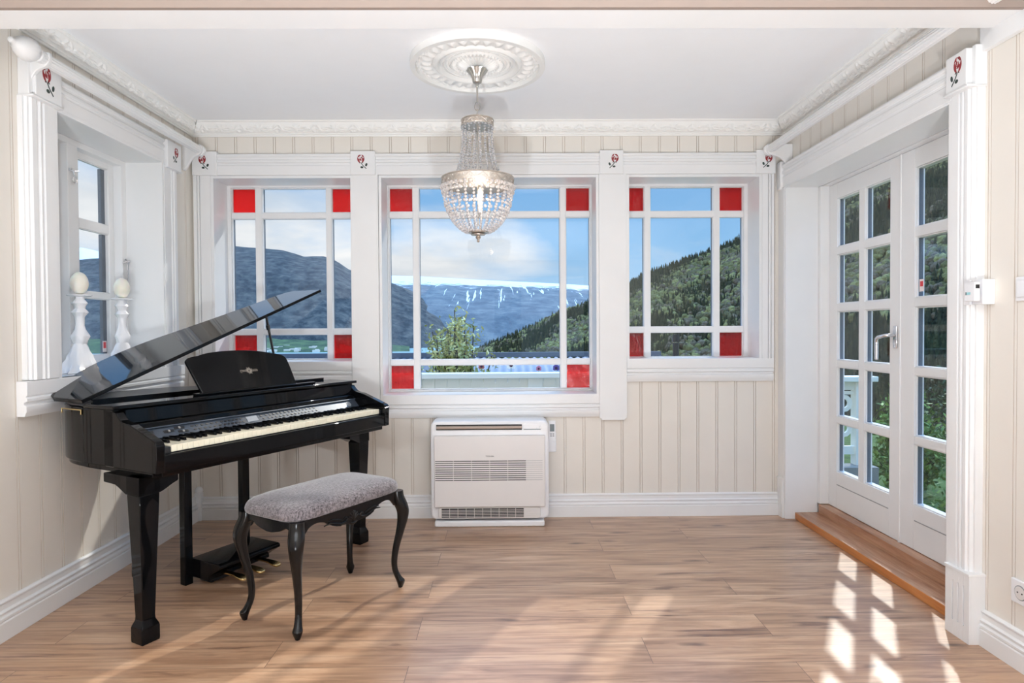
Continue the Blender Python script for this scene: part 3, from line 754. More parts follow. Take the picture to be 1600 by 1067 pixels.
# control panel (tilted), fall bar, fascia
PW0,PZ0,PW1,PZ1=.156,.764,.190,.800
pa=math.atan2(PZ1-PZ0,PW1-PW0); PL=math.hypot(PZ1-PZ0,PW1-PW0)
def pp_(u,v,t): # on panel: v 0..PL, t off surface
    return (u,PW0+v*math.cos(pa)-t*math.sin(pa),PZ0+v*math.sin(pa)+t*math.cos(pa))
mb=MB(); mb.prism([(0,0),(0,PL),(-.012,PL),(-.012,0)],lambda t,v,u:pp_(u,v,t),-.045,1.237)
cpn=pb(mb,'control_panel',M['panel'])
mb=MB(); 
def onp(mb,u0,u1,v0,v1,t=.0014): mb.prism([(u0,v0),(u1,v0),(u1,v1),(u0,v1)],pp_,.0001,t)
q=PL
sp_=MB(); sp_.prism([(-.012+.016*math.cos(2*PI*i/16),q*.5+.016*math.sin(2*PI*i/16)) for i in range(16)],pp_,.0001,.0008); pb(sp_,'speaker_grille',M['button'],cpn)
sp_=MB(); sp_.prism([(1.17+.017*math.cos(2*PI*i/16),q*.5+.017*math.sin(2*PI*i/16)) for i in range(16)],pp_,.0001,.0008); pb(sp_,'speaker_grille',M['greybtn'],cpn)
mb=MB(); onp(mb,.030,.044,q*.25,q*.78); pb(mb,'power_button',M['button'],cpn)
for (u,v) in [(.085,.5),(.135,.7),(.145,.3)]:
    mb=MB(); onp(mb,u,u+.045,q*(v-.13),q*(v+.13)); sl_=pb(mb,'slider',M['button'],cpn)
    mb=MB(); onp(mb,u+.018,u+.026,q*(v-.10),q*(v+.10),.004); pb(mb,'slider_knob',M['silver'],sl_)
BT=[None]
def btn(mb,u,v):
    mb=MB(); u_,v_=u,v
    if BT[0] is None:
        btn0(mb,0,0); BT[0]=pb(mb,'panel_button',M['button'],cpn); k=BT[0]
    else: k=BT[0].copy(); COL.objects.link(k); k.parent=cpn
    k.location=(u_,v_*math.cos(pa),v_*math.sin(pa))
def btn0(mb,u,v): mb.prism([(u+.0075*math.cos(2*PI*i/10),v+.0045*math.sin(2*PI*i/10)) for i in range(10)],pp_,.0001,.0022)
us=[.215,.237,.262,.286,.310,.335,.360,.380,.400,.420,.440,.460]
for u in us: btn(None,u,q*.68); btn(None,u+.008,q*.32)
us=[.575,.605,.628,.651,.674,.697,.722,.748,.771,.794,.817,.840,.863,.890,.915]
for u in us: btn(None,u,q*.68); btn(None,u+.008,q*.32)
mb=MB(); onp(mb,.490,.550,q*.2,q*.8,.001); pb(mb,'display',M['led'],cpn)
fb=MB(); fb.prism([(.190,.801),(.186,.808),(.190,.826),(.198,.829),(.222,.829),(.222,.80)],lambda w,z,u:(u,w,z),-.044,1.236)
pb(fb,'fallboard',M['black'],bevel=.002)
fb=MB(); fb.prism([(.183,.8005),(.181,.803),(.184,.8065),(.20,.807),(.20,.8005)],lambda w,z,u:(u,w,z),-.044,1.236); pb(fb,'fallboard_lip',M['panel'])
fb=MB(); fb.prism([(.206,.832),(.212,.884),(.230,.884),(.230,.832)],lambda w,z,u:(u,w,z),-.0445,1.2365); pb(fb,'fascia')
mb=MB().box(-.092,1.284,.212,.418,.8895,.9045); shelf=pb(mb,'front_top',bevel=.003)
mb=MB().box(.30,1.02,.268,.292,.9046,.915); pb(mb,'music_ledge',bevel=.003)
# back section rail seen under the lid
mb=MB().prism([(u,w) for u,w in outline(-.006,.43)],xyz,.8895,.900); pb(mb,'rear_top',M['blacksatin'],bevel=.002)
mb=MB().box(-.05,1.24,.425,.440,.9001,.917); pb(mb,'support_rail',bevel=.002)
# music desk
dw0,dz0,dw1,dz1=.296,.908,.418,1.098
dl=math.hypot(dw1-dw0,dz1-dz0); da=math.atan2(dz1-dz0,dw1-dw0)
def dk(u,v,t): return (u,dw0+v*math.cos(da)+t*math.sin(da)*1.0,dz0+v*math.sin(da)-t*math.cos(da))
U0,U1=.352,.915
pts=[(U0+.004,0),(U1-.004,0)]+bez((U1-.004,0),(U1+.004,dl*.3),(U1+.010,dl*.55),(U1+.008,dl*.70),5)
pts+=bez((U1+.008,dl*.70),(U1+.008,dl*.84),(U1-.03,dl*.86),(U1-.08,dl*.90),8)+bez((U1-.08,dl*.90),(.75,dl*.985),(.68,dl),(.635,dl),6)
pts+=bez((.635,dl),(.55,dl),(.46,dl*.98),(U0+.06,dl*.90),6)+bez((U0+.06,dl*.90),(U0,dl*.87),(U0-.016,dl*.84),(U0-.014,dl*.72),8)
desk=pb(MB().prism(pts,dk,0,.014),'music_desk',bevel=.003)
# printed emblem: sun rays over a lettered band
em=MB(); ec=(.655,dl*.46)
for i in range(16):
    a=2*PI*i/16+.1; r0_,r1_=.006,(.021 if i%2 else .017); ww=.0016
    c_,s_=math.cos(a),math.sin(a)
    em.prism([(ec[0]+r0_*c_-ww*s_,ec[1]+r0_*s_+ww*c_),(ec[0]+r0_*c_+ww*s_,ec[1]+r0_*s_-ww*c_),(ec[0]+r1_*c_+ww*.7*s_,ec[1]+r1_*s_-ww*.7*c_),(ec[0]+r1_*c_-ww*.7*s_,ec[1]+r1_*s_+ww*.7*c_)],dk,-.0004,-.0001)
def stroke(mb,pts,w,fn,t0,t1):
    for (x0,y0),(x1,y1) in zip(pts[:-1],pts[1:]):
        Lq=math.hypot(x1-x0,y1-y0)+1e-9; nx,ny=-(y1-y0)/Lq*w/2,(x1-x0)/Lq*w/2
        mb.prism([(x0+nx,y0+ny),(x0-nx,y0-ny),(x1-nx,y1-ny),(x1+nx,y1+ny)],fn,t0,t1)
def band(x0,x1,y0,y1): stroke(em,[(x0,y0),(x0-.004,(y0+y1)/2),(x0,y1),(x1,y1),(x1+.003,(y0+y1)/2),(x1,y0),(x0,y0)],.0011,dk,-.0004,-.0001)
band(ec[0]+.008,ec[0]+.047,ec[1]-.0045,ec[1]+.0055); band(ec[0]-.045,ec[0]-.008,ec[1]-.0045,ec[1]+.0045)
stroke(em,[(ec[0]-.046+.008*math.cos(a),ec[1]-.002+.008*math.sin(a)) for a in [2*PI*i/12 for i in range(10)]],.0014,dk,-.0004,-.0001)
x=ec[0]-.040
while x<ec[0]+.046:
    if not(ec[0]-.010<x<ec[0]+.010): stroke(em,[(x-.0015,ec[1]-.0022),(x,ec[1]+.003),(x+.0015,ec[1]-.0022)],.0009,dk,-.0004,-.0001)
    x+=.0052
stroke(em,[(ec[0]-.003,ec[1]+.006),(ec[0],ec[1]-.004),(ec[0]+.002,ec[1]+.004)],.0011,dk,-.0005,-.0004)
pb(em,'emblem',M['gold'],desk)
# lid
LA=math.atan(.392); lid=empty('lid',(-.092,.418,.905)); lid.parent=piano; lid.rotation_euler=(0,-LA,0)
lo=[(0,0),(0,.21)]+bez((0,.21),(.02,.30),(.09,.36),(.20,.42),8)+bez((.20,.42),(.32,.485),(.50,.505),(.66,.46),10)+bez((.66,.46),(.90,.375),(1.15,.31),(1.33,.27),10)+[(1.33,.27),(1.385,.245),(1.40,.21),(1.41,0)]
mb=MB().prism(lo,xyz,.0,.016); lb=mb.build('lid_board',M['black'],lid,bevel=.002)
# hinge
mb=MB(); mb.box(-.084,-.0805,.446,.592,.874,.879)
for w_ in (.449,.589): mb.box(-.085,-.0805,w_-.003,w_+.003,.858,.879)
pb(mb,'lid_hinge',M['brass'],bevel=.001)
# prop
a_=(-.092+(.870+.092),.475,.905+.392*(.870+.092)-.010)
mb=MB(); mb.tube([(.955,.475,.900),a_],.0065,8); mb.tube([(.885,.475,1.20),(.880,.475,1.225)],.010,8)
pb(mb,'lid_prop',M['blacksatin'],smooth=40)
# legs
def leg_piece(cx,cw,top=.572):
    """tapered square leg with flared foot; (cx,cw) centre"""
    secs=[(0,.035),(.010,.036),(.058,.036),(.066,.034),(.085,.026),(.10,.025),(.3,.031),(.50,.038),(top,.040)]
    mb=MB(); V=[];F=[]
    for z,r in secs: V+= [(cx-r,cw-r,z),(cx+r,cw-r,z),(cx+r,cw+r,z),(cx-r,cw+r,z)]
    for i in range(len(secs)-1):
        for k in range(4): F.append((i*4+k,i*4+(k+1)%4,(i+1)*4+(k+1)%4,(i+1)*4+k))
    F.append((3,2,1,0)); n=(len(secs)-1)*4; F.append((n,n+1,n+2,n+3)); mb.add(V,F); return mb
def bracket(cx,cw,du,dw,z0=.572,z1=.641):
    mb=MB()
    # along w (side) and along u (front): curved spandrels
    r=.042
    def prof(L): 
        return [(-r,z0),(r,z0)]+bez((r,z0),(r+.02,z0+.002),(r+.05,z1-.04),(r+.09,z1-.036),6)+[(r+L,z1-.036),(r+L,z1),(-r,z1)]
    mb.prism([(cw+(a if dw>0 else -a),z) for a,z in prof(.145 if dw>0 and cw<.11 else .075)],lambda w,z,t:(t,w,z),cx-r,cx+r)
    mb.prism([(cx+(a if du>0 else -a),z) for a,z in prof(.075)],lambda u,z,t:(u,t,z),cw-r,cw+r-.002)
    return mb
for (cx,cw,du) in [(-.050,.098,1),(1.195,.125,-1),(.34,.74,1)]:
    lg=pb(leg_piece(cx,cw),'leg',bevel=.003)
    pb(bracket(cx,cw,du,1 if cw<.5 else -1),'leg_bracket',parent=lg,bevel=.002)
# pedal lyre
for u in (.355,.680): pb(MB().box(u,u+.040,.44,.48,0,.6395),'lyre_post',bevel=.003)
mb=MB().prism([(.25,.098),(.25,.112),(.262,.118),(.46,.118),(.46,.03),(.33,.03),(.33,.05),(.30,.07)],lambda w,z,u:(u,w,z),.395,.745)
lb2=pb(mb,'pedal_box',bevel=.003)
pb(MB().box(.43,.56,.36,.45,0,.03),'pedal_foot',M['blacksatin'],lb2,bevel=.01)
for u in (.47,.57,.665):
    mb=MB(); P=[(.33,.012,.055),(.28,.011,.056),(.24,.0135,.056),(.215,.019,.053),(.195,.021,.050),(.18,.019,.048),(.172,.012,.046)]
    V=[];F=[]
    for w_,r,z in P: V+=[(u-r,w_,z),(u+r,w_,z),(u+r*.9,w_,z-.012),(u-r*.9,w_,z-.012)]
    for i in range(len(P)-1):
        for k in range(4): F.append((i*4+k,i*4+(k+1)%4,(i+1)*4+(k+1)%4,(i+1)*4+k))
    F.append((0,1,2,3)); n=(len(P)-1)*4; F.append((n,n+1,n+2,n+3)); mb.add(V,F)
    pb(mb,'pedal',M['brass'],lb2,bevel=.003)

# ================================================================== bench
BA=math.atan2(.843,.538)
bench=empty('piano_bench',(-.789,2.752,0),BA,'black carved piano bench with cabriole legs and grey woven seat','bench')
def fabric():
    m,nt,b=new_mat('grey_woven_fabric'); L=nt.links
    tc=N(nt,'ShaderNodeTexCoord')
    m1=N(nt,'ShaderNodeMapping'); m1.inputs['Scale'].default_value=(60,520,60); L.new(tc.outputs['Object'],m1.inputs[0])
    w1=N(nt,'ShaderNodeTexNoise'); w1.inputs['Scale'].default_value=1; w1.inputs['Detail'].default_value=2; L.new(m1.outputs[0],w1.inputs[0])
    m2=N(nt,'ShaderNodeMapping'); m2.inputs['Scale'].default_value=(520,60,60); L.new(tc.outputs['Object'],m2.inputs[0])
    w2=N(nt,'ShaderNodeTexNoise'); w2.inputs['Scale'].default_value=1; w2.inputs['Detail'].default_value=2; L.new(m2.outputs[0],w2.inputs[0])
    mu=N(nt,'ShaderNodeMath',operation='ADD'); L.new(w1.outputs['Fac'],mu.inputs[0]); L.new(w2.outputs['Fac'],mu.inputs[1])
    no=N(nt,'ShaderNodeTexNoise'); no.inputs['Scale'].default_value=140; L.new(tc.outputs['Object'],no.inputs[0])
    a0_=N(nt,'ShaderNodeMath',operation='ADD'); L.new(mu.outputs[0],a0_.inputs[0]); L.new(no.outputs['Fac'],a0_.inputs[1])
    ad=N(nt,'ShaderNodeMapRange'); ad.inputs['From Min'].default_value=1.1; ad.inputs['From Max'].default_value=1.9; L.new(a0_.outputs[0],ad.inputs[0])
    r=N(nt,'ShaderNodeValToRGB'); e=r.color_ramp.elements; e[0].position=.0; e[0].color=srgb(34,28,27); e[1].position=1; e[1].color=srgb(146,138,142); L.new(ad.outputs[0],r.inputs[0])
    L.new(r.outputs[0],b.inputs['Base Color']); b.inputs['Roughness'].default_value=.85; b.inputs['Sheen Weight'].default_value=.6; b.inputs['Sheen Roughness'].default_value=.4
    bp=N(nt,'ShaderNodeBump'); bp.inputs['Strength'].default_value=.4; bp.inputs['Distance'].default_value=.002; L.new(ad.outputs[0],bp.inputs['Height']); L.new(bp.outputs[0],b.inputs['Normal'])
    return m
M['fabric']=fabric()
HX,HY=.314,.174
# cushion: superellipse stack
def cushion():
    mb=MB(); V=[];F=[]; n=64
    rows=[(.985,.452),(1.0,.458),(1.005,.470),(.995,.482),(.97,.494),(.92,.504),(.82,.512),(.62,.519),(.36,.523),(.12,.5245)]
    for s_,z in rows:
        for k in range(n):
            a=2*PI*k/n; c_,q_=math.cos(a),math.sin(a); ex=.30
            x=HX*s_*math.copysign(abs(c_)**ex,c_); y=HY*s_*math.copysign(abs(q_)**ex,q_)
            if s_<.9: pass
            V.append((x,y,z))
    for i in range(len(rows)-1):
        for k in range(n): F.append((i*n+k,i*n+(k+1)%n,(i+1)*n+(k+1)%n,(i+1)*n+k))
    F.append(tuple(reversed(range(n)))); F.append(tuple(range((len(rows)-1)*n,len(rows)*n)))
    return mb.add(V,F)
cushion().build('seat',M['fabric'],bench,smooth=60)
def interp(P,n):
    """catmull rom"""
    out=[]
    for i in range(len(P)-1):
        p0=P[max(i-1,0)];p1=P[i];p2=P[i+1];p3=P[min(i+2,len(P)-1)]
        for k in range(n):
            t=k/n; out.append(tuple(.5*((2*b)+(-a+c)*t+(2*a-5*b+4*c-d)*t*t+(-a+3*b-3*c+d)*t**3) for a,b,c,d in zip(p0,p1,p2,p3)))
    out.append(tuple(P[-1])); return out
# leg path: (outward offset along the diagonal, z, radius)
LP=[(-.012,.452,.026),(-.010,.425,.028),(.004,.39,.029),(.014,.355,.026),(.012,.315,.022),(.0,.26,.0175),(-.018,.19,.0145),(-.027,.13,.013),(-.024,.085,.0125),(-.010,.05,.0145),(.000,.034,.018),(.002,.022,.016),(.001,.006,.0105),(0,0,.009)]
lp=interp(LP,5)
for sx_ in (-1,1):
    for sy_ in (-1,1):
        mb=MB(); dx,dy=sx_*.75,sy_*.66
        fx,fy=sx_*.292,sy_*.163
        V=[];F=[]; n=12
        for o_,z,r in lp:
            for k in range(n):
                a=2*PI*k/n; c_,q_=math.cos(a),math.sin(a)
                V.append((fx+dx*o_+r*math.copysign(abs(c_)**.7,c_),fy+dy*o_+r*math.copysign(abs(q_)**.7,q_),z))
        for i in range(len(lp)-1):
            for k in range(n): F.append((i*n+k,i*n+(k+1)%n,(i+1)*n+(k+1)%n,(i+1)*n+k))
        F.append(tuple(range(n))); F.append(tuple(reversed(range((len(lp)-1)*n,len(lp)*n))))
        mb.add(V,F); mb.build('leg',M['benchwood'],bench,smooth=50)
def scallop(L,long):
    """half-apron lower edge from corner (x=L) to centre; returns full outline (a,z)"""
    if long: half=[(L,.395),(L-.02,.385),(L-.035,.400),(L-.055,.418),(L-.09,.426),(L-.13,.418),(L-.17,.396),(L-.20,.385),(.03,.379),(.012,.372),(0,.369)]
    else: half=[(L,.40),(L-.012,.40),(L-.026,.415),(L-.05,.420),(L-.08,.405),(.02,.393),(0,.392)]
    half=interp([(a,z) for a,z in half],4)
    low=[(a,z) for a,z in half]+[(-a,z) for a,z in reversed(half[:-1])]
    return low+[(-L,.451),(L,.451)]
for s_ in (-1,1):
    y=s_*.158
    ap=MB().prism(scallop(.285,True),lambda a,z,t:(a,y+t,z),-.009,.009).build('apron',M['benchwood'],bench,bevel=.003)
    # carving : leaf scrolls + central shell
    cv=MB(); yy=y+s_*.0095
    for f in (-1,1):
        cv.tube([(f*.16,yy,.404),(f*.13,yy,.409),(f*.10,yy,.400),(f*.07,yy,.391),(f*.045,yy,.394),(f*.034,yy,.403),(f*.042,yy,.412),(f*.054,yy,.408)],[.002,.004,.005,.0055,.005,.0045,.004,.003],8)
        cv.tube([(f*.15,yy,.414),(f*.12,yy,.420),(f*.09,yy,.414),(f*.065,yy,.404)],[.002,.004,.0045,.003],8)
        cv.tube([(f*.12,yy,.399),(f*.095,yy,.391),(f*.07,yy,.384)],[.002,.004,.003],8)
        for i in range(3):
            a=math.radians(90-f*(18+i*26)); cv.tube([(f*.004,yy,.392),(.019*math.cos(a)*1.1,yy,.398+.026*math.sin(a)),(.026*math.cos(a)*1.2,yy,.398+.032*math.sin(a))],[.002,.0048,.003],8)
    cv.tube([(0,yy,.380),(0,yy,.40),(0,yy,.432)],[.003,.0055,.003],8); cv.tube([(-.02,yy,.382),(0,yy,.378),(.02,yy,.382)],[.002,.005,.002],8)
    cv.build('carving',M['benchwood'],ap,smooth=60)
    x=s_*.286
    MB().prism(scallop(.150,False),lambda a,z,t:(x+t,a,z),-.009,.009).build('apron',M['benchwood'],bench,bevel=.003)
# piping nails line between cushion and frame
MB().prism([(HX*.985*math.copysign(abs(math.cos(a))**.3,math.cos(a)),HY*.985*math.copysign(abs(math.sin(a))**.3,math.sin(a))) for a in [2*PI*i/64+.01 for i in range(64)]],xyz,.4485,.4515).build('seat_rail',M['benchwood'],bench)

# ================================================================== heat pump
hp=empty('heat_pump',(-.099,3.985,0),0,'white floor standing heat pump with grilles against the cream wall below the middle window','heat pump')
def hb_(mb,name,mat,parent=hp,**k): return mb.build(name,mat,parent,**k)
def rrect(x0,x1,z0,z1,r,n=6,bl=True):
    o=[]
    for cx,cz,a0 in [(x1-r,z0+r,-PI/2),(x1-r,z1-r,0),(x0+r,z1-r,PI/2),(x0+r,z0+r,PI)]:
        for i in range(n+1):
            a=a0+PI/2*i/n; o.append((cx+r*math.cos(a),cz+r*math.sin(a)))
    return o
XZ=lambda y0:(lambda a,z,t:(a,y0+t,z))
body=hb_(MB().prism(rrect(-.358,.358,.045,.641,.035),lambda a,z,t:(a,t,z),-.185,-.002),'body',M['plastic'],bevel=.012,seg=3)
hb_(MB().box(-.335,.330,-.196,-.01,.0,.036),'base',M['plastic'],bevel=.008)
fp=hb_(MB().box(-.335,.335,-.213,-.184,.124,.556),'front_panel',M['plastic2'],bevel=.006)
# top outlet
hb_(MB().box(-.322,.196,-.1915,-.186,.588,.620),'air_outlet',M['dark'])
lv_=MB(); lv_.tube([(-.320,-.192,.6035),(.194,-.192,.6035)],.009,10); hb_(lv_,'louver',M['louver'],smooth=60)
cpl=hb_(MB().box(.203,.314,-.1875,-.184,.592,.620),'control_strip',M['plastic'],bevel=.001)
hb_(MB().box(.206,.31,-.1885,-.1874,.588,.5915),'indicator_line',M['lcd'],cpl)
for i,x in enumerate((.285,.30,.305)): hb_(MB().box(x,x+.003,-.1882,-.1874,.596+.006*i,.598+.006*i),'led',M['lcd'],cpl)
# intake slots
g=MB()
for i in range(10): g.box(-.327,.218,-.2138,-.2128,.404-.0128*i-.0022,.404-.0128*i+.0022)
hb_(g,'intake_grille',M['dark'],fp)
g=MB()
for i in range(10): g.box(.218,.318,-.2136,-.2128,.404-.0128*i-.0009,.404-.0128*i+.0009)
hb_(g,'dummy_slots',M['greybtn'],fp)
for i in range(1,5): hb_(MB().box(-.327+.109*i-.0015,-.327+.109*i+.0015,-.2143,-.2129,.285,.408),'grille_rib',M['plastic2'],fp)
# bottom outlet
lo_=hb_(MB().prism(rrect(-.312,.306,.052,.120,.018),lambda a,z,t:(a,t,z),-.198,-.184),'lower_outlet',M['plastic2'],bevel=.003)
hb_(MB().box(-.292,.206,-.1992,-.1975,.060,.114),'outlet_opening',M['dark'],lo_)
g=MB()
for i in range(5): g.box(-.292,.300,-.2012,-.1988,.066+.0092*i,.0685+.0092*i)
for i in range(10): g.box(-.292+.0498*i+.0475,-.292+.0498*i+.0498,-.2012,-.1988,.060,.114)
hb_(g,'outlet_slat',M['plastic2'],lo_)
def text(s,size,name,mat,loc,rot,parent=None,ext=.0003):
    cu=bpy.data.curves.new(name,'FONT'); cu.body=s; cu.size=size; cu.extrude=ext; cu.align_x='CENTER'; cu.align_y='CENTER'
    o=bpy.data.objects.new(name,cu); COL.objects.link(o)
    bpy.context.view_layer.update()
    me=bpy.data.meshes.new_from_object(o); me.name=name
    bpy.data.objects.remove(o)
    me.materials.clear(); me.materials.append(mat)
    q=bpy.data.objects.new(name,me); COL.objects.link(q); q.location=loc; q.rotation_euler=rot
    if parent: q.parent=parent
    return q
text('TOSHIBA',.0125,'logo',M['dark'],(.002,-.2135,.4325),(PI/2,0,0),fp)
# remote control in its wall cradle
rc=empty('remote_control',(.293,3.999,.515),0,'slim white remote control with grey screen hanging beside the heat pump','remote')
MB().box(-.026,.026,-.018,0,-.10,.025).build('cradle',M['plastic'],rc,bevel=.004)
rb=MB().box(-.022,.022,-.022,-.0185,-.03,.10).build('remote_body',M['plastic'],rc,bevel=.003)
MB().box(-.014,.014,-.0232,-.0215,.032,.078).build('screen',M['lcd'],rb)
g=MB()
for x,z in [(-.012,.012),(.003,.012),(-.012,.0),(.003,.0)]: g.box(x,x+.010,-.0235,-.0215,z,z+.007)
g.build('remote_button',M['greybtn'],rb)

# ================================================================== ceiling rose
def medallion():
    nr,nt_=64,288; R=.327
    r=np.linspace(.012,R,nr); th=np.linspace(0,2*PI,nt_,endpoint=False); RR,TT=np.meshgrid(r,th,indexing='ij')
    h=np.full(RR.shape,.012)
    def ring(c,w,a): return a*np.clip(1-((RR-c)/w)**2,0,1)
    h=h+np.where(RR>.296,.022,0)*np.clip((RR-.296)/.006,0,1)
    h+=ring(.200,.016,.018)+ring(.164,.007,.007)+ring(.132,.008,.008)+ring(.222,.006,.006)
    # bead rings
    def beads(c,w,n,a): return a*np.clip(1-((RR-c)/w)**2-((np.mod(TT*n/2/PI,1)-.5)*2)**2*.9,0,1)**.5
    h+=beads(.284,.009,46,.012)+beads(.150,.0045,80,.006)
    # acanthus leaves
    n=30; q=np.mod(TT*n/2/PI,1)-.5; z=np.clip((RR-.225)/(.275-.225),0,1); m=(RR>.225)&(RR<.277)
    leaf=np.abs(np.sin(PI*(q*2+.0)))*.2+np.clip(1-np.abs(q)*2.2/(.35+.65*z),0,1)
    vein=.35*np.abs(np.sin(14*(np.abs(q)*1.4-z*1.1)))
    h+=np.where(m,(leaf*.012+vein*.004)*np.sin(PI*np.clip(z*1.0+.02,0,1))**.5+.006,0)
    # inner flutes
    n=32; q=np.mod(TT*n/2/PI,1)-.5; m=(RR<.104)
    h+=np.where(m,.022*np.cos(PI*RR/.22)+.006*np.cos(2*PI*q)*np.clip(RR/.05,0,1)*np.clip((.104-RR)/.02,0,1),0)
    n=40; q=np.mod(TT*n/2/PI,1)-.5
    h+=np.where((RR>.104)&(RR<.127),.008+.004*np.cos(2*PI*q),0)
    mb=MB(); X=RR*np.cos(TT);Y=RR*np.sin(TT)
    V=list(zip(X.ravel(),Y.ravel(),(-h).ravel()))
    F=[(i*nt_+k,i*nt_+(k+1)%nt_,(i+1)*nt_+(k+1)%nt_,(i+1)*nt_+k) for i in range(nr-1) for k in range(nt_)]
    mb.add(V,F); mb.add([(R*math.cos(a),R*math.sin(a),z) for z in (-.034,-.0005) for a in th],[(k,(k+1)%nt_,nt_+(k+1)%nt_,nt_+k) for k in range(nt_)])
    o=mb.build('ceiling_medallion',M['crown'],None,smooth=40,recalc=False); o.location=(-.127,3.10,H); 
    tag(o,'round white plaster ceiling rose with leaf ornament above the chandelier','ceiling rose'); return o
medallion()
# ================================================================== chandelier
ch=empty('crystal_chandelier',(-.130,3.10,H),0,'silver crystal bead basket chandelier with one lit bulb','chandelier')
def cb_(mb,name,mat,parent=ch,**k): return mb.build(name,mat,parent,**k)
Z=lambda z:z-H
mb=MB().lathe([(.006,Z(2.392)),(.014,Z(2.394)),(.022,Z(2.40)),(.024,Z(2.42)),(.030,Z(2.435)),(.046,Z(2.452)),(.050,Z(2.46)),(.02,Z(2.462))],n=48,fn=lambda a,h:1+.07*math.cos(12*a)*(1 if h>Z(2.40) else 0))
cb_(mb,'canopy',M['silver'],smooth=50)
mb=MB(); mb.cyl((0,0,Z(2.394)),(0,0,Z(2.305)),.005,8); mb.lathe([(.006,Z(2.378)),(.009,Z(2.384)),(.006,Z(2.392))],n=12)
cb_(mb,'rod',M['silver'],smooth=50)
def link(mb,zc,rx,rz,ax,r=.0022):
    P=[]
    for i in range(17):
        a=2*PI*i/16; x=rx*math.cos(a)*(1-.25*math.sin(a)); z=rz*math.sin(a)
        P.append((x if ax else 0,0 if ax else x,Z(zc)+z))
    mb.tube(P,r,6,cap=False)
mb=MB(); link(mb,2.287,.0125,.022,1); link(mb,2.256,.007,.016,0); link(mb,2.236,.008,.013,1); cb_(mb,'chain',M['silver'],smooth=60)
def bandring(r0,r1,z0,z1,n=96,waves=18):
    mb=MB()
    mb.lathe([(r0-.006,Z(z0)),(r0+.003,Z(z0)),(r0+.004,Z(z0+.004)),(r0,Z(z0+.006)),(r1,Z(z1-.006)),(r1+.004,Z(z1-.004)),(r1+.003,Z(z1)),(r1-.006,Z(z1))],n=n)
    # filigree zigzag relief
    P=[]
    for i in range(waves*6+1):
        a=2*PI*i/(waves*6); t=abs(((i/6)%1)-.5)*2; z=z0+.008+(z1-z0-.016)*t; r=r0+(r1-r0)*(z-z0)/(z1-z0)+.0012
        P.append((r*math.cos(a),r*math.sin(a),Z(z)))
    mb.tube(P,.0019,5,cap=False)
    for i in range(waves):
        for o_,tz in ((0,.35),(.5,.65)):
            a=2*PI*(i+o_)/waves; z=z0+(z1-z0)*tz; mb.sphere((r0*math.cos(a),r0*math.sin(a),Z(z)),.0035,6,4)
    return mb
cb_(bandring(.0775,.0765,2.186,2.219,waves=10),'top_ring',M['antique'],smooth=35)
cb_(bandring(.174,.176,1.895,1.934),'basket_ring',M['antique'],smooth=35)
mb=MB()
for i in range(4):
    a=PI/4+PI/2*i; mb.tube([(.076*math.cos(a),.076*math.sin(a),Z(2.219)),(.0,.0,Z(2.232))],.0025,6)
    mb.tube([(.174*math.cos(a),.174*math.sin(a),Z(1.925)),(.0,.0,Z(1.935))],.0025,6)
mb.cyl((0,0,Z(2.232)),(0,0,Z(1.70)),.0042,8); mb.lathe([(.004,Z(1.92)),(.016,Z(1.93)),(.016,Z(1.94)),(.004,Z(1.95))],n=16)
cb_(mb,'centre_stem',M['silver'],smooth=50)
def strand(pts,r,gap=1.85):
    """string of beads following (rad,z) curve; built at angle 0"""
    P=[Vector((a,0,Z(z))) for a,z in interp(pts,8)]; mb=MB(); acc=0; last=P[0]; need=r*gap
    mb.sphere(P[0],r,8,6)
    for p in P[1:]:
        seg=(p-last).length
        while acc+seg>=need:
            t=(need-acc)/seg; last=last.lerp(p,t); mb.sphere(last,r,8,6); seg=(p-last).length; acc=0
        acc+=seg; last=p
    return mb
def around(mb,name,n,off=0):
    o=mb.build(name,M['crystal'],ch,smooth=180,recalc=False); o.rotation_euler=(0,0,off)
    for i in range(1,n):
        c=o.copy(); COL.objects.link(c); c.parent=ch; c.rotation_euler=(0,0,off+2*PI*i/n)
around(strand([(.075,2.182),(.074,2.12),(.082,2.05),(.098,1.985),(.111,1.945),(.114,1.934)],.0052,2.5),'bead_strand',18)
around(strand([(.172,1.893),(.171,1.868),(.158,1.80),(.130,1.735),(.090,1.690),(.052,1.668)],.0068,2.35),'basket_strand',26,.05)
def swag(rad,z,n,r):
    mb=MB()
    for i in range(n):
        a=2*PI*i/n; mb.sphere((rad*math.cos(a),rad*math.sin(a),Z(z)),r,8,6)
    mb.build('bead_ring',M['crystal'],ch,smooth=180,recalc=False)
swag(.176,1.886,44,.0105); swag(.170,1.864,40,.0105); swag(.158,1.80,36,.0085); swag(.148,1.772,34,.0085); swag(.077,2.181,26,.006)
mb=MB().lathe([(.004,Z(1.622)),(.008,Z(1.628)),(.005,Z(1.634)),(.014,Z(1.645)),(.008,Z(1.652)),(.034,Z(1.657)),(.036,Z(1.661)),(.024,Z(1.664)),(.048,Z(1.668)),(.052,Z(1.674)),(.046,Z(1.678)),(.01,Z(1.68))],n=32)
cb_(mb,'finial_plate',M['antique'],smooth=40)
bl=MB().lathe([(.004,Z(1.815)),(.011,Z(1.825)),(.014,Z(1.845)),(.009,Z(1.868)),(.002,Z(1.885))],n=14); b_=cb_(bl,'bulb',M['bulb'],smooth=80); b_.location=(.012,-.03,0)
so_=cb_(MB().lathe([(.010,Z(1.76)),(.012,Z(1.765)),(.012,Z(1.81)),(.008,Z(1.815))],n=14),'bulb_socket',M['plastic'],smooth=40); so_.location=(.012,-.03,0)
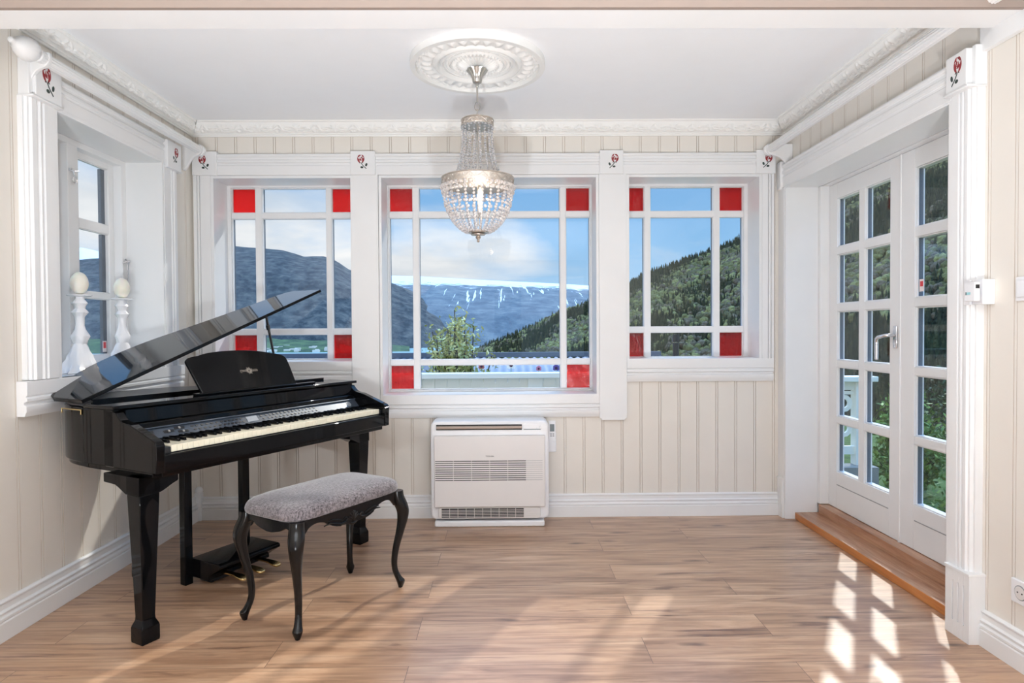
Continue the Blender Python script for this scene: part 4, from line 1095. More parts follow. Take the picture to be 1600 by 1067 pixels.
mb=MB(); mb.tube([(0,0,Z(1.74)),(.006,-.02,Z(1.745)),(.012,-.03,Z(1.765))],.003,6); cb_(mb,'socket_arm',M['silver'],smooth=50)

# ================================================================== curtain rods
def curtain_rod(x,y0,y1,z,wallx,lab,finial):
    s=1 if wallx<0 else -1     # direction into room
    r=empty('curtain_rod',(x,(y0+y1)/2,z)); tag(r,lab,'curtain rod',None)
    oy=(y0+y1)/2
    mb=MB().lathe([(.025,y0-oy),(.025,y1-oy)],n=48,axis='y',fn=lambda a,h:1+.05*math.cos(14*a)); mb.build('pole',M['trim'],r,smooth=25)
    def brk(y):
        # ogee plate in XZ
        d=abs(wallx-x)
        P=[(0,-.125),(.012,-.128)]+bez((.012,-.128),(.045,-.10),(.05,-.05),(d-.01,-.040),8)+bez((d-.01,-.040),(d+.03,-.034),(d+.036,.02),(d+.02,.030),8)+[(0,.030)]
        mb=MB().prism([(wallx-x+s*a,b) for a,b in P],lambda a,b,t:(a,y-oy+t,b),0,.018); mb.build('bracket',M['trim'],r,bevel=.003)
    for y in ([y0+.03,y1-.028] if finial else [y1-.028]): brk(y)
    if finial:
        f=MB().lathe([(.030,0),(.034,-.004),(.034,-.018),(.027,-.022),(.030,-.030),(.040,-.040),(.052,-.060),(.056,-.085),(.050,-.115),(.034,-.145),(.018,-.160),(.013,-.172),(.015,-.182),(.012,-.192),(.003,-.197)],n=48,axis='y',fn=lambda a,h:1+(.04*math.cos(16*a) if h>-.10 and h<-.03 else 0))
        o=f.build('finial',M['trim'],r,smooth=35); o.location=(0,y0-oy+.012,0); o.scale=(.82,.78,.82)
    f=MB().lathe([(.034,0),(.036,.006),(.036,.022),(.030,.03),(.008,.034)],n=32,axis='y'); o=f.build('end_cap',M['trim'],r,smooth=35); o.location=(0,y1-oy-.012,0)
    return r
curtain_rod(-1.868,2.56,3.90,2.303,XL,'white fluted curtain rod with onion finial on the left wall',True)
curtain_rod(1.655,1.9,3.93,2.306,XR,'plain ended white curtain rod above the glazed doors',False)

# ================================================================== candlesticks and wax eggs
def holder(x,y,h,lab,seed):
    rr=random.Random(seed); ph=[rr.uniform(0,2*PI) for _ in range(6)]
    r=empty('candle_holder',(x,y,0.9958)); r.rotation_euler=(0,0,rr.uniform(0,6)); tag(r,lab,'candle holder','white drip shaped candle holders on the side window sill')
    b=[(.086,0),(.090,.006),(.080,.016),(.074,.026),(.062,.038),(.060,.050),(.050,.068),(.049,.085),(.041,.10),(.034,.125),(.027,.14)]
    mb=MB().lathe(b,n=40,fn=lambda a,hh:1+(.14*math.sin(5*a+ph[0])+.10*math.sin(9*a+ph[1]+hh*40)+.07*math.cos(14*a+ph[2]+hh*25))*(1-hh/.17))
    mb.build('base',M['stick'],r,smooth=60)
    s=h/.365
    st=[(.026,.135),(.030,.15),(.038,.172),(.036,.178),(.024,.205),(.020,.225),(.020,.262),(.023,.270),(.033,.285),(.031,.290),(.021,.303),(.024,.315),(.034,.328),(.032,.332),(.020,.348),(.019,.360)]
    mb=MB().lathe([(a,q*s) for a,q in st],n=24,fn=lambda a,hh:1+.09*math.sin(4*a+ph[3]+hh*50)+.05*math.sin(7*a+ph[4]-hh*60)); mb.build('stem',M['stick'],r,smooth=45)
    mb=MB().lathe([(.016,.358*s),(.045,.361*s),(.052,.364*s),(.052,.367*s),(.040,.369*s),(.01,.3695*s)],n=32); mb.build('dish',M['stick'],r,smooth=40)
    e=MB(); pr=[]
    for i in range(17):
        t=i/16; a=PI*t; pr.append((max(.002,.040*math.sin(a)*(1-.12*math.cos(a)*-1*-1+.0)),.054*(1-math.cos(a))))
    pr=[(q*(1.10-.26*zz/.108),zz) for q,zz in pr]
    e.lathe(pr,n=28); o=e.build('egg_candle',M['candle'],None,smooth=80); o.location=(x,y,0.9958+.3697*s-.0005)
    return o
e1=holder(-2.035,3.035,.372,'white drip shaped candle holder nearest the mullion on the side window sill',3)
tag(e1,'cream egg shaped candle on the candle holder nearer the camera','candle','egg candles on the white holders')
e2=holder(-2.045,3.385,.372,'white drip shaped candle holder at the far end of the side window sill',8)
tag(e2,'cream egg shaped candle on the candle holder at the far end','candle','egg candles on the white holders')

# ================================================================== wall devices
th_=empty('thermostat',(XR-.046,2.322,1.320),0,'white square wall thermostat with small cyan display beside the door casing','thermostat')
MB().box(0,.046,-.040,.011,-.046,.046).box(-.010,-.0005,.011,.042,-.046,.046).build('back_plate',M['plastic'],th_,bevel=.002)
MB().box(-.032,-.0105,-.042,.010,-.034,.036).build('thermostat_cover',M['plastic'],th_,bevel=.003)
MB().box(-.0332,-.0322,-.022,-.004,-.010,-.001).build('screen',paint('cyan_display',srgb(150,200,205),rough=.3,bump=0),th_)
MB().box(-.0332,-.0322,-.003,.002,-.011,.0).build('indicator',M['lcd'],th_)
MB().box(-.028,-.014,-.0428,-.0422,.012,.026).build('vent_slot',M['dark'],th_)
sw=empty('light_switch',(XR,2.135,1.322),0,'white light switch on the cream boards at the right edge','light switch')
MB().box(-.012,0,-.042,.042,-.042,.042).build('switch_plate',M['plastic'],sw,bevel=.003)
MB().box(-.019,-.0125,-.03,.03,-.030,.030).build('rocker',M['plastic'],sw,bevel=.003)
so2=empty('wall_socket',(XR,2.145,.268),0,'white round wall socket low on the cream boards','socket')
MB().box(-.012,0,-.042,.042,-.042,.042).build('socket_plate',M['plastic'],so2,bevel=.004)
mb=MB().lathe([(.024,-.0135),(.026,-.0125),(.026,-.0118),(.02,-.0116)],n=28,axis='x'); mb.build('socket_ring',M['greybtn'],so2,smooth=30)
mb=MB().lathe([(.0225,-.0142),(.001,-.0141)],n=28,axis='x'); mb.build('socket_cup',M['plastic2'],so2)
g=MB()
for y in (-.0095,.0095): g.tube([(-.0150,y,0),(-.0142,y,0)],.0028,10)
g.build('pin_hole',M['dark'],so2)
# ================================================================== outside
def terrain_mat(name,stops,nscale=(1,1,1),bump=.4,rough=.95,scale=.02,detail=8,snow=None,streak=False):
    m,nt,b=new_mat(name); L=nt.links
    tc=N(nt,'ShaderNodeTexCoord'); mp=N(nt,'ShaderNodeMapping'); mp.inputs['Scale'].default_value=nscale; L.new(tc.outputs['Object'],mp.inputs[0])
    no=N(nt,'ShaderNodeTexNoise'); no.inputs['Scale'].default_value=scale; no.inputs['Detail'].default_value=detail; no.inputs['Roughness'].default_value=.68; L.new(mp.outputs[0],no.inputs[0])
    r=N(nt,'ShaderNodeValToRGB'); e=r.color_ramp.elements
    e[0].position,e[0].color=stops[0]; e[1].position,e[1].color=stops[-1]
    for p,c in stops[1:-1]: x=e.new(p); x.color=c
    L.new(no.outputs['Fac'],r.inputs[0]); col=r.outputs[0]
    if snow:
        z0,z1,ns,cut=snow
        sx=N(nt,'ShaderNodeSeparateXYZ'); L.new(tc.outputs['Object'],sx.inputs[0])
        mr=N(nt,'ShaderNodeMapRange'); mr.inputs['From Min'].default_value=z0; mr.inputs['From Max'].default_value=z1; L.new(sx.outputs['Z'],mr.inputs[0])
        n2=N(nt,'ShaderNodeTexNoise'); n2.inputs['Scale'].default_value=ns; n2.inputs['Detail'].default_value=6; n2.inputs['Roughness'].default_value=.65
        m2=N(nt,'ShaderNodeMapping'); m2.inputs['Scale'].default_value=(.35,.5,1.5); L.new(tc.outputs['Object'],m2.inputs[0]); L.new(m2.outputs[0],n2.inputs[0])
        ad=N(nt,'ShaderNodeMath',operation='ADD'); L.new(mr.outputs[0],ad.inputs[0]); L.new(n2.outputs['Fac'],ad.inputs[1])
        fac=ad.outputs[0]
        if streak:
            m3=N(nt,'ShaderNodeMapping'); m3.inputs['Scale'].default_value=(1.4,.06,.10); L.new(tc.outputs['Object'],m3.inputs[0])
            n3=N(nt,'ShaderNodeTexNoise'); n3.inputs['Scale'].default_value=.045; n3.inputs['Detail'].default_value=4; n3.inputs['Distortion'].default_value=.6; L.new(m3.outputs[0],n3.inputs[0])
            r3=N(nt,'ShaderNodeMapRange'); r3.inputs['From Min'].default_value=.63; r3.inputs['From Max'].default_value=.68; L.new(n3.outputs['Fac'],r3.inputs[0])
            mr3=N(nt,'ShaderNodeMapRange'); mr3.inputs['From Min'].default_value=z0*.35; mr3.inputs['From Max'].default_value=z0; L.new(sx.outputs['Z'],mr3.inputs[0])
            mu=N(nt,'ShaderNodeMath',operation='MULTIPLY'); L.new(r3.outputs[0],mu.inputs[0]); L.new(mr3.outputs[0],mu.inputs[1])
            a2=N(nt,'ShaderNodeMath',operation='ADD'); L.new(fac,a2.inputs[0]); L.new(mu.outputs[0],a2.inputs[1]); fac=a2.outputs[0]
        rs=N(nt,'ShaderNodeMapRange'); rs.inputs['From Min'].default_value=cut; rs.inputs['From Max'].default_value=cut+.06; L.new(fac,rs.inputs[0])
        mx=N(nt,'ShaderNodeMix',data_type='RGBA'); mx.inputs[7].default_value=(.86,.88,.92,1); L.new(rs.outputs[0],mx.inputs[0]); L.new(col,mx.inputs[6]); col=mx.outputs[2]
    L.new(col,b.inputs['Base Color']); b.inputs['Roughness'].default_value=rough; b.inputs['Specular IOR Level'].default_value=.1
    bp=N(nt,'ShaderNodeBump'); bp.inputs['Strength'].default_value=bump; bp.inputs['Distance'].default_value=1/scale*.25; L.new(no.outputs['Fac'],bp.inputs['Height']); L.new(bp.outputs[0],b.inputs['Normal'])
    return m
def vnoise(x,y,oct=5,seed=0,pers=.5):
    """numpy value noise"""
    r=np.random.default_rng(seed); tab=r.random((256,256)); out=np.zeros_like(x); a=1;tot=0
    for o in range(oct):
        X=x*2**o;Y=y*2**o; xi=np.floor(X).astype(int);yi=np.floor(Y).astype(int); fx=X-xi;fy=Y-yi
        fx=fx*fx*(3-2*fx);fy=fy*fy*(3-2*fy)
        g=lambda i,j: tab[(i+o*31)%256,(j+o*17)%256]
        v=(g(xi,yi)*(1-fx)+g(xi+1,yi)*fx)*(1-fy)+(g(xi,yi+1)*(1-fx)+g(xi+1,yi+1)*fx)*fy
        out+=a*v; tot+=a; a*=pers
    return out/tot
def ridge(name,prof,Ya,Yb,z0,mat,nx=360,ny=70,amp=18,seed=1,shape=None,nf=.006,toe=None,back=.25):
    """prof [(t,e)] azimuth tangent -> crest elevation tangent ; solid slope from shore Ya to crest Yb"""
    t=np.linspace(prof[0][0],prof[-1][0],nx); e=np.interp(t,[p[0] for p in prof],[p[1] for p in prof])
    s=np.concatenate([np.linspace(0,1,ny),[1+back*.4,1+back]])
    T,S=np.meshgrid(t,s); E=np.meshgrid(e,s)[0]
    ya=np.interp(t,[p[0] for p in toe],[p[1] for p in toe]) if toe else np.full(nx,Ya)
    YA=np.meshgrid(ya,s)[0]
    Y=YA+(Yb-YA)*S; zc=H_+E*Yb
    sh=np.interp(np.clip(S,0,1),[p[0] for p in shape],[p[1] for p in shape]) if shape else np.clip(S,0,1)
    X=T*Y
    n=vnoise(X*nf+50,Y*nf+50,6,seed)-.5
    rid=1-np.abs(vnoise(X*nf*.8+9,Y*nf*.25+9,5,seed+1)-.5)*4
    env=np.sin(PI*np.clip(S,0,1))
    Z=z0+(zc-z0)*sh+(n*1.6+rid*.4)*amp*env+ (n*amp*.12)*np.clip(S,0,1)
    Z=np.where(S>1,zc-(S-1)*(zc-z0)*1.2,Z)
    V=np.stack([X,Y,Z],-1).reshape(-1,3); m=s.size
    F=[(j*nx+i,j*nx+i+1,(j+1)*nx+i+1,(j+1)*nx+i) for j in range(m-1) for i in range(nx-1)]
    me=bpy.data.meshes.new(name); me.from_pydata(V.tolist(),[],F); me.materials.append(mat)
    me.polygons.foreach_set('use_smooth',[True]*len(F)); me.update()
    o=bpy.data.objects.new(name,me); COL.objects.link(o); o['kind']='structure'; return o,(t,s,X,Y,Z)
def px(u,v): return ((u-789.6)/983.45,(516.1-.006*(u-800)-v)/983.45)
g_=lambda r,g,b:(r,g,b,1)
# far fjord wall with a snowy plateau
M['far']=terrain_mat('far_fjord_side',[(.38,g_(.125,.155,.185)),(.5,g_(.165,.20,.225)),(.62,g_(.23,.26,.27))],(1,1,1),.7,scale=.018,snow=(120,290,.030,.93),streak=True)  # bluish greys put the distance haze into the colour
farp=[px(*p) for p in [(-260,400),(100,392),(135,388),(170,396),(400,420),(560,428),(610,431),(656,432),(760,438),(872,443),(920,446),(1000,452),(1100,470),(1300,480)]]
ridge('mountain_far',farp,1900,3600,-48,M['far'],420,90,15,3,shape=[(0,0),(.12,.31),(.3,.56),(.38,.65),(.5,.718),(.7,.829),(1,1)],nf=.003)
# dark mountain on the left
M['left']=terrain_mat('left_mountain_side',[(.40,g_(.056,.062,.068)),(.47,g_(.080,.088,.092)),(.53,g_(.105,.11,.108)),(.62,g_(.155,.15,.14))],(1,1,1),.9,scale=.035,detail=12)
leftp=[px(*p) for p in [(-700,430),(-200,420),(60,413),(150,405),(200,402),(240,398),(330,383),(367,385),(398,388),(415,389),(445,392),(463,397),(478,402),(490,401),(508,401),(523,406),(532,411),(546,421),(575,433),(610,441),(645,455),(680,480),(710,507),(735,530),(750,545)]]
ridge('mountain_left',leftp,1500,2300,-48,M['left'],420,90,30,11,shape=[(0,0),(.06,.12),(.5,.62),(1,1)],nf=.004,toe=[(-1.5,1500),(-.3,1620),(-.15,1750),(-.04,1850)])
# low green shore with scattered houses under it
M['shore']=terrain_mat('green_shore',[(.35,g_(.05,.08,.055)),(.5,g_(.085,.13,.075)),(.65,g_(.13,.19,.09))],(1,1,1),.4,scale=.03)
shp=[px(*p) for p in [(-600,520),(250,522),(330,522),(400,522),(440,526),(500,527),(545,531),(600,537),(640,541)]]
ridge('hill_shore',shp,1440,1700,-48,M['shore'],200,24,7,21,nf=.012)
hs=MB(); rr=random.Random(4)
for i in range(46):
    t=rr.uniform(-.42,-.24); y=rr.uniform(1450,1560); z=-48+(y-1440)*.08+2
    s=rr.uniform(4,8); hs.box(t*y-s,t*y+s,y-s*.7,y+s*.7,z-6,z+rr.uniform(3,6))
o=hs.build('village_houses',paint('distant_house_paint',srgb(225,220,210),rough=.8,bump=0)); tag(o,'tiny pale houses scattered along the far green shore of the fjord','houses',kind='stuff')
# fjord
def water():
    m,nt,b=new_mat('fjord_water'); L=nt.links
    b.inputs['Base Color'].default_value=(.24,.40,.40,1); b.inputs['Roughness'].default_value=.35
    tc=N(nt,'ShaderNodeTexCoord'); mp=N(nt,'ShaderNodeMapping'); mp.inputs['Scale'].default_value=(.01,.05,1); L.new(tc.outputs['Object'],mp.inputs[0])
    no=N(nt,'ShaderNodeTexNoise'); no.inputs['Scale'].default_value=1; no.inputs['Detail'].default_value=5; L.new(mp.outputs[0],no.inputs[0])
    r=N(nt,'ShaderNodeValToRGB'); e=r.color_ramp.elements; e[0].position=.35; e[0].color=(.24,.40,.40,1); e[1].position=.65; e[1].color=(.40,.55,.54,1); L.new(no.outputs['Fac'],r.inputs[0]); L.new(r.outputs[0],b.inputs['Base Color'])
    return m
o=MB().add([(-6000,250,-46.5),(3000,250,-46.5),(3000,4200,-46.5),(-6000,4200,-46.5)],[(0,1,2,3)]).build('fjord',water()); o['kind']='structure'
# grassy ground falling away from the house
M['grass']=terrain_mat('meadow',[(.35,g_(.05,.085,.025)),(.5,g_(.09,.14,.035)),(.7,g_(.16,.20,.07))],(1,1,1),.3,scale=1.2)
def gz(x,y): 
    r=max(0,math.hypot(x,max(y,0))-9); return -.55-.0*r-.12*min(r,60)-.18*max(0,r-60)
mb=MB(); gx=np.linspace(-160,160,81); gy=np.concatenate([np.linspace(-12,20,17),np.linspace(24,320,40)])
V=[(x,y,max(gz(x,y),-64)) for y in gy for x in gx]; n_=len(gx)
mb.add(V,[(j*n_+i,j*n_+i+1,(j+1)*n_+i+1,(j+1)*n_+i) for j in range(len(gy)-1) for i in range(n_-1)])
o=mb.build('ground',M['grass'],smooth=180,recalc=False); o['kind']='structure'
# forested hillside on the right
M['hill']=terrain_mat('forest_floor',[(.3,g_(.018,.026,.010)),(.5,g_(.035,.045,.018)),(.7,g_(.07,.07,.035))],(1,1,1),.5,scale=.08)
hp_=[px(*p) for p in [(715,575),(740,552),(770,538),(800,526),(840,508),(872,490),(920,475),(979,446),(1017,428),(1126,388),(1158,374),(1250,335),(1350,285),(1480,215),(1600,150),(1900,60),(2600,-60)]]
_,(ht,hs_,HXX,HYY,HZZ)=ridge('hill_right',hp_,180,500,-40,M['hill'],300,60,5,31,shape=[(0,0),(.5,.55),(1,1)],nf=.02,toe=[(-.1,230),(.1,200),(.35,170),(.55,110),(.8,70),(2,50)])
def forest():
    # templates : spruce (stacked cones) and round deciduous crown
    def cone(tiers=3,n=6):
        V=[];F=[]
        for k in range(tiers):
            z0=.12+.27*k; z1=z0+.42 if k<tiers-1 else 1.0; r=.20*(1-.27*k); b=len(V)
            V+= [(r*math.cos(2*PI*i/n+k),r*math.sin(2*PI*i/n+k),z0) for i in range(n)]+[(0,0,z1)]
            F+= [(b+i,b+(i+1)%n,b+n) for i in range(n)]
        return np.array(V),F
    def blob(seed):
        import bmesh
        bm=bmesh.new(); bmesh.ops.create_icosphere(bm,subdivisions=2,radius=1)
        r=np.random.default_rng(seed); V=np.array([v.co[:] for v in bm.verts])
        d=vnoise(V[:,0]*1.7+seed*7+20,V[:,1]*1.7+V[:,2]*2.3+20,3,seed); V=V*(.62+.75*d)[:,None]; V*= (.34,.34,.46); V[:,2]+=.52
        F=[tuple(v.index for v in f.verts) for f in bm.faces]; bm.free(); return V,F
    T=[cone(3),cone(4)]+[blob(i) for i in range(4)]
    hexs=[]; r=np.random.default_rng(5)
    # candidate positions
    n=30000; tt=-.09+(1.02+.09)*r.random(n)**.9; ss=r.random(n)**.85*.985+.01
    nx=len(ht); ti=np.interp(tt,ht,np.arange(nx)); ns=60; si=ss*(ns-1)
    i0=np.clip(ti.astype(int),0,nx-2); j0=np.clip(si.astype(int),0,ns-2); fi=ti-i0; fj=si-j0
    def samp(A): return (A[j0,i0]*(1-fi)+A[j0,i0+1]*fi)*(1-fj)+(A[j0+1,i0]*(1-fi)+A[j0+1,i0+1]*fi)*fj
    X,Y,Z=samp(HXX),samp(HYY),samp(HZZ)
    clump=vnoise(X*.02+5,Y*.02+5,3,77); clump2=vnoise(X*.035+50,Y*.035+9,3,78)
    VV=[];FF=[];CC=[];b=0
    pal_s=[(.044,.052,.024),(.054,.060,.028),(.070,.072,.034),(.036,.042,.022)]
    pal_d=[(.17,.165,.065),(.22,.215,.08),(.13,.125,.06),(.17,.14,.09),(.28,.28,.11),(.17,.14,.095)]
    for k in range(n):
        spruce=clump[k]+.25*(r.random()-.5)>.44
        v,f=T[r.integers(0,2)] if spruce else T[2+r.integers(0,4)]
        sc=(4.6 if spruce else 3.2)*(.7+.6*r.random()); 
        if Y[k]<170: sc*=.8
        a=r.random()*6.28; c,s=math.cos(a),math.sin(a)
        w=sc*(.9+.3*r.random()) if spruce else sc*(1.0+.4*r.random())
        P=np.empty_like(v); P[:,0]=(v[:,0]*c-v[:,1]*s)*w+X[k]; P[:,1]=(v[:,0]*s+v[:,1]*c)*w+Y[k]; P[:,2]=v[:,2]*sc+Z[k]-.6
        VV.append(P); FF.extend([(p+b,q_+b,r_+b) for p,q_,r_ in f]); b+=len(v)
        if spruce: col=pal_s[r.integers(0,4)]
        else:
            i=int(clump2[k]*14)%6 if r.random()<.7 else r.integers(0,6); col=pal_d[i]
        j=.8+.4*r.random(); CC.append(np.tile(np.array([col[0]*j,col[1]*j,col[2]*j,1]),(len(v),1)))
    V=np.concatenate(VV); Cc=np.concatenate(CC)
    me=bpy.data.meshes.new('hillside_forest'); me.from_pydata(V.tolist(),[],FF)
    at=me.color_attributes.new('species','FLOAT_COLOR','POINT'); at.data.foreach_set('color',Cc.ravel().astype(np.float32))
    m,nt,bb=new_mat('tree_foliage'); L=nt.links; va=N(nt,'ShaderNodeVertexColor'); va.layer_name='species'
    tc=N(nt,'ShaderNodeTexCoord'); no=N(nt,'ShaderNodeTexNoise'); no.inputs['Scale'].default_value=1.1; no.inputs['Detail'].default_value=6; no.inputs['Roughness'].default_value=.8; L.new(tc.outputs['Object'],no.inputs[0])
    r2=N(nt,'ShaderNodeMapRange'); r2.inputs['From Min'].default_value=.3; r2.inputs['From Max'].default_value=.7; r2.inputs['To Min'].default_value=.45; r2.inputs['To Max'].default_value=1.5; L.new(no.outputs['Fac'],r2.inputs[0])
    mu=N(nt,'ShaderNodeVectorMath',operation='SCALE'); L.new(va.outputs['Color'],mu.inputs[0]); L.new(r2.outputs[0],mu.inputs['Scale']); L.new(mu.outputs[0],bb.inputs['Base Color']); bb.inputs['Roughness'].default_value=.9; bb.inputs['Specular IOR Level'].default_value=.15
    bp=N(nt,'ShaderNodeBump'); bp.inputs['Strength'].default_value=.9; bp.inputs['Distance'].default_value=.6; L.new(no.outputs['Fac'],bp.inputs['Height']); L.new(bp.outputs[0],bb.inputs['Normal'])
    me.materials.append(m); me.update()
    o=bpy.data.objects.new('hillside_forest',me); COL.objects.link(o)
    tag(o,'mixed spruce and birch forest covering the steep hillside outside','forest',kind='stuff')
forest()
# neighbour's house with corrugated roof
def corr(name,col):
    return paint(name,col,rough=.6,bump=0,spec=.2)
M['roofgrey']=corr('grey_metal_roof',srgb(104,110,120)); M['rooflight']=corr('light_metal_roof',srgb(150,153,162))
nh=empty('neighbour_house',(-1,14,-1.97),0,'low house with grey corrugated metal roof beyond the white railing','house')
def roofpiece(name,x0,x1,ya,yb,za,zb,mat):
    mb=MB(); V=[];F=[]; xs=np.arange(x0,x1,.035)
    for i,x in enumerate(xs):
        d=.016*math.cos(2*PI*x/.14)
        V+=[(x+1,ya-14,za+d+2.0),(x+1,yb-14,zb+d+2.0)]
    F=[(2*i,2*i+2,2*i+3,2*i+1) for i in range(len(xs)-1)]
    mb.add(V,F); o=mb.build(name,mat,nh,smooth=180,recalc=False); md=o.modifiers.new('t','SOLIDIFY'); md.thickness=.02
    return o
roofpiece('roof',-9,-.42,10.4,13.2,.22,.615,M['roofgrey']); roofpiece('roof_section',-.60,1.62,10.3,12.2,.30,.625,M['rooflight']); roofpiece('roof',1.6,3.25,10.4,13.2,.24,.62,M['roofgrey'])
mb=MB().box(-8,4.25,-.9,-.72,2.60,2.70); mb.build('ridge_cap',M['roofgrey'],nh)
mb=MB().box(-7.8,4.0,-3.2,2.4,.0,2.16); mb.build('house_wall',paint('house_wall_paint',srgb(210,205,196),rough=.8),nh)
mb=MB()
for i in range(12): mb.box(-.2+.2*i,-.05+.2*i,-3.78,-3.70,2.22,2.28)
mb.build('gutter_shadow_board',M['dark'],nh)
# chimney pipe
cx_=3.2
chm=MB().cyl((4.26,-2,.40),(4.26,-2,2.90),.058,16).build('chimney',M['blacksatin'],nh,smooth=50)
MB().cyl((4.26,-2,2.92),(4.26,-2,3.06),.066,16).build('chimney_cowl',M['blacksatin'],chm,smooth=50)
# terrace with white railing
M['whitewood']=paint('cream_white_outdoor_paint',srgb(245,241,228),rough=.6,bump=.03)
M['deck']=paint('terrace_concrete',srgb(150,145,138),rough=.85,var=.1,bump=.2)
o=MB().box(-5,2.4,4.27,6.05,-.55,-.12).box(2.4,3.5,5.85,6.05,-.55,-.12).build('path_terrace',M['deck']); o['kind']='structure'
rl=empty('terrace_railing',(0,6.0,-.12),0,'cream white board railing along the terrace outside the windows','railing')
def R_(mb,name,mat=None,**k): return mb.build(name,mat or M['whitewood'],rl,**k)
R_(MB().box(-3.2,1.15,-.09,.09,.855,.905),'top_rail',bevel=.006)
R_(MB().box(2.2,3.53,-.09,.09,.80,.85),'top_rail',bevel=.006)
for x in (-1.72,-3.1,.28,1.08): R_(MB().box(x-.07,x+.07,-.05,.05,0,.855),'post',bevel=.004)
mb=MB()
for i in range(38): mb.box(-3.2+.115*i,-3.2+.115*i+.112,-.02,.005,.05,.854)
R_(mb,'railing_boards')
R_(MB().box(-3.2,1.15,-.045,-.021,.68,.74),'rail_strip'); 
R_(MB().box(1.10,1.19,-.9,.0,.80,.86),'return_rail')
# fretwork panel at the right end
mb=MB(); mb.box(2.95,2.99,-.03,.03,0,.80); mb.box(3.34,3.44,-.05,.05,0,.80); mb.box(2.99,3.34,-.02,.02,.72,.80); mb.box(2.99,3.34,-.02,.02,.10,.18)
R_(mb,'end_post',bevel=.003)
mb=MB()
def ring_poly(mb,cx,cz,r0,r1,a0,a1,n=10):
    for i in range(n):
        A=math.radians(a0+(a1-a0)*i/n);B2=math.radians(a0+(a1-a0)*(i+1)/n)
        mb.prism([(cx+r0*math.cos(A),cz+r0*math.sin(A)),(cx+r1*math.cos(A),cz+r1*math.sin(A)),(cx+r1*math.cos(B2),cz+r1*math.sin(B2)),(cx+r0*math.cos(B2),cz+r0*math.sin(B2))],lambda a,b,t:(a,t,b),-.012,.012)
for s_ in (0,1):
    z=.33+.24*s_
    ring_poly(mb,3.07,z,.03,.075,20,340); ring_poly(mb,3.24,z+.02,.045,.085,-160,160); mb.box(2.99,3.34,-.012,.012,z+.105,z+.135)
mb.box(3.145,3.165,-.012,.012,.18,.72); R_(mb,'fretwork_panel')
# ---- plants
def leafmat(name,c1,c2):
    m,nt,b=new_mat(name); L=nt.links
    oi=N(nt,'ShaderNodeTexCoord'); no=N(nt,'ShaderNodeTexNoise'); no.inputs['Scale'].default_value=9; L.new(oi.outputs['Object'],no.inputs[0])
    r=N(nt,'ShaderNodeValToRGB'); e=r.color_ramp.elements; e[0].position=.35; e[0].color=c1; e[1].position=.65; e[1].color=c2; L.new(no.outputs['Fac'],r.inputs[0])
    L.new(r.outputs[0],b.inputs['Base Color']); b.inputs['Roughness'].default_value=.6
    return m
M['leafy']=leafmat('yellow_green_leaf',g_(.36,.37,.10),g_(.66,.62,.27)); M['leafg']=leafmat('fresh_green_leaf',g_(.06,.13,.018),g_(.22,.34,.05)); M['leafd']=leafmat('dark_green_leaf',g_(.020,.045,.012),g_(.06,.11,.025)); M['bark']=paint('bark',(.06,.045,.035,1),rough=.9,bump=.2)
def shrub(name,loc,h,w,nst,nl,mat,lab,cat='shrub',group=None,seed=1,leaf=.03,up=.5,dome=False):
    r=random.Random(seed); root=empty(name,loc); tag(root,lab,cat,group)
    st=MB(); lf=MB()
    def addleaf(p,s):
        n=Vector((r.gauss(0,1),r.gauss(0,1),r.gauss(0,1)+.4)).normalized(); t=n.orthogonal().normalized(); t=(Matrix.Rotation(r.uniform(0,6.28),3,n)@t); b=n.cross(t)
        lf.add([p-t*s,p+b*s*.38,p+t*s,p-b*s*.38],[(0,1,2,3)])
    for i in range(nst):
        a=r.uniform(0,6.28); q=r.uniform(0,1)
        if dome:
            d=Vector((math.cos(a)*w*math.sqrt(q),math.sin(a)*w*math.sqrt(q),h*(1-.55*q)*r.uniform(.75,1.05)))
        else: d=Vector((math.cos(a)*w*q,math.sin(a)*w*q,h*r.uniform(.62,1.0)*(1-.14*q)))
        P=[Vector((0,0,0))]
        for k in range(1,6): P.append(d*(k/5)*Vector((1,1,1)).x+Vector((r.gauss(0,.03)*w,r.gauss(0,.03)*w,-.12*h*math.sin(PI*k/5)*(-up))))
        st.tube(P,[.012*h/(k*.9+1)+.0015 for k in range(6)],5)
        for k in range(nl):
            t=r.uniform(.25,1.02)*5; i0=min(int(t),4); p=P[i0].lerp(P[i0+1],min(t-i0,1.1))
            spread=(.07*w+.02) if not dome else .16*w
            addleaf(p+Vector((r.gauss(0,spread),r.gauss(0,spread),r.gauss(0,spread))),leaf*r.uniform(.6,1.3))
    lf.build('foliage',mat,root,recalc=False); st.build('stem',M['bark'],root,smooth=80)
    return root
shrub('young_tree',(-.60,8.1,-1.23),2.80,.50,34,230,M['leafy'],'small yellow green tree with thin upright branches beyond the white railing','tree',None,5,.038)
shrub('bush',(-.95,6.75,-.8),1.65,.22,16,90,M['leafy'],'low spreading yellow green bush below the young tree','bush',None,6,.028)
shrub('bush',(-1.13,5.75,-.12),.86,.22,14,70,M['leafg'],'small fresh green plant at the left end of the terrace railing','bush',None,9,.022)
k=0
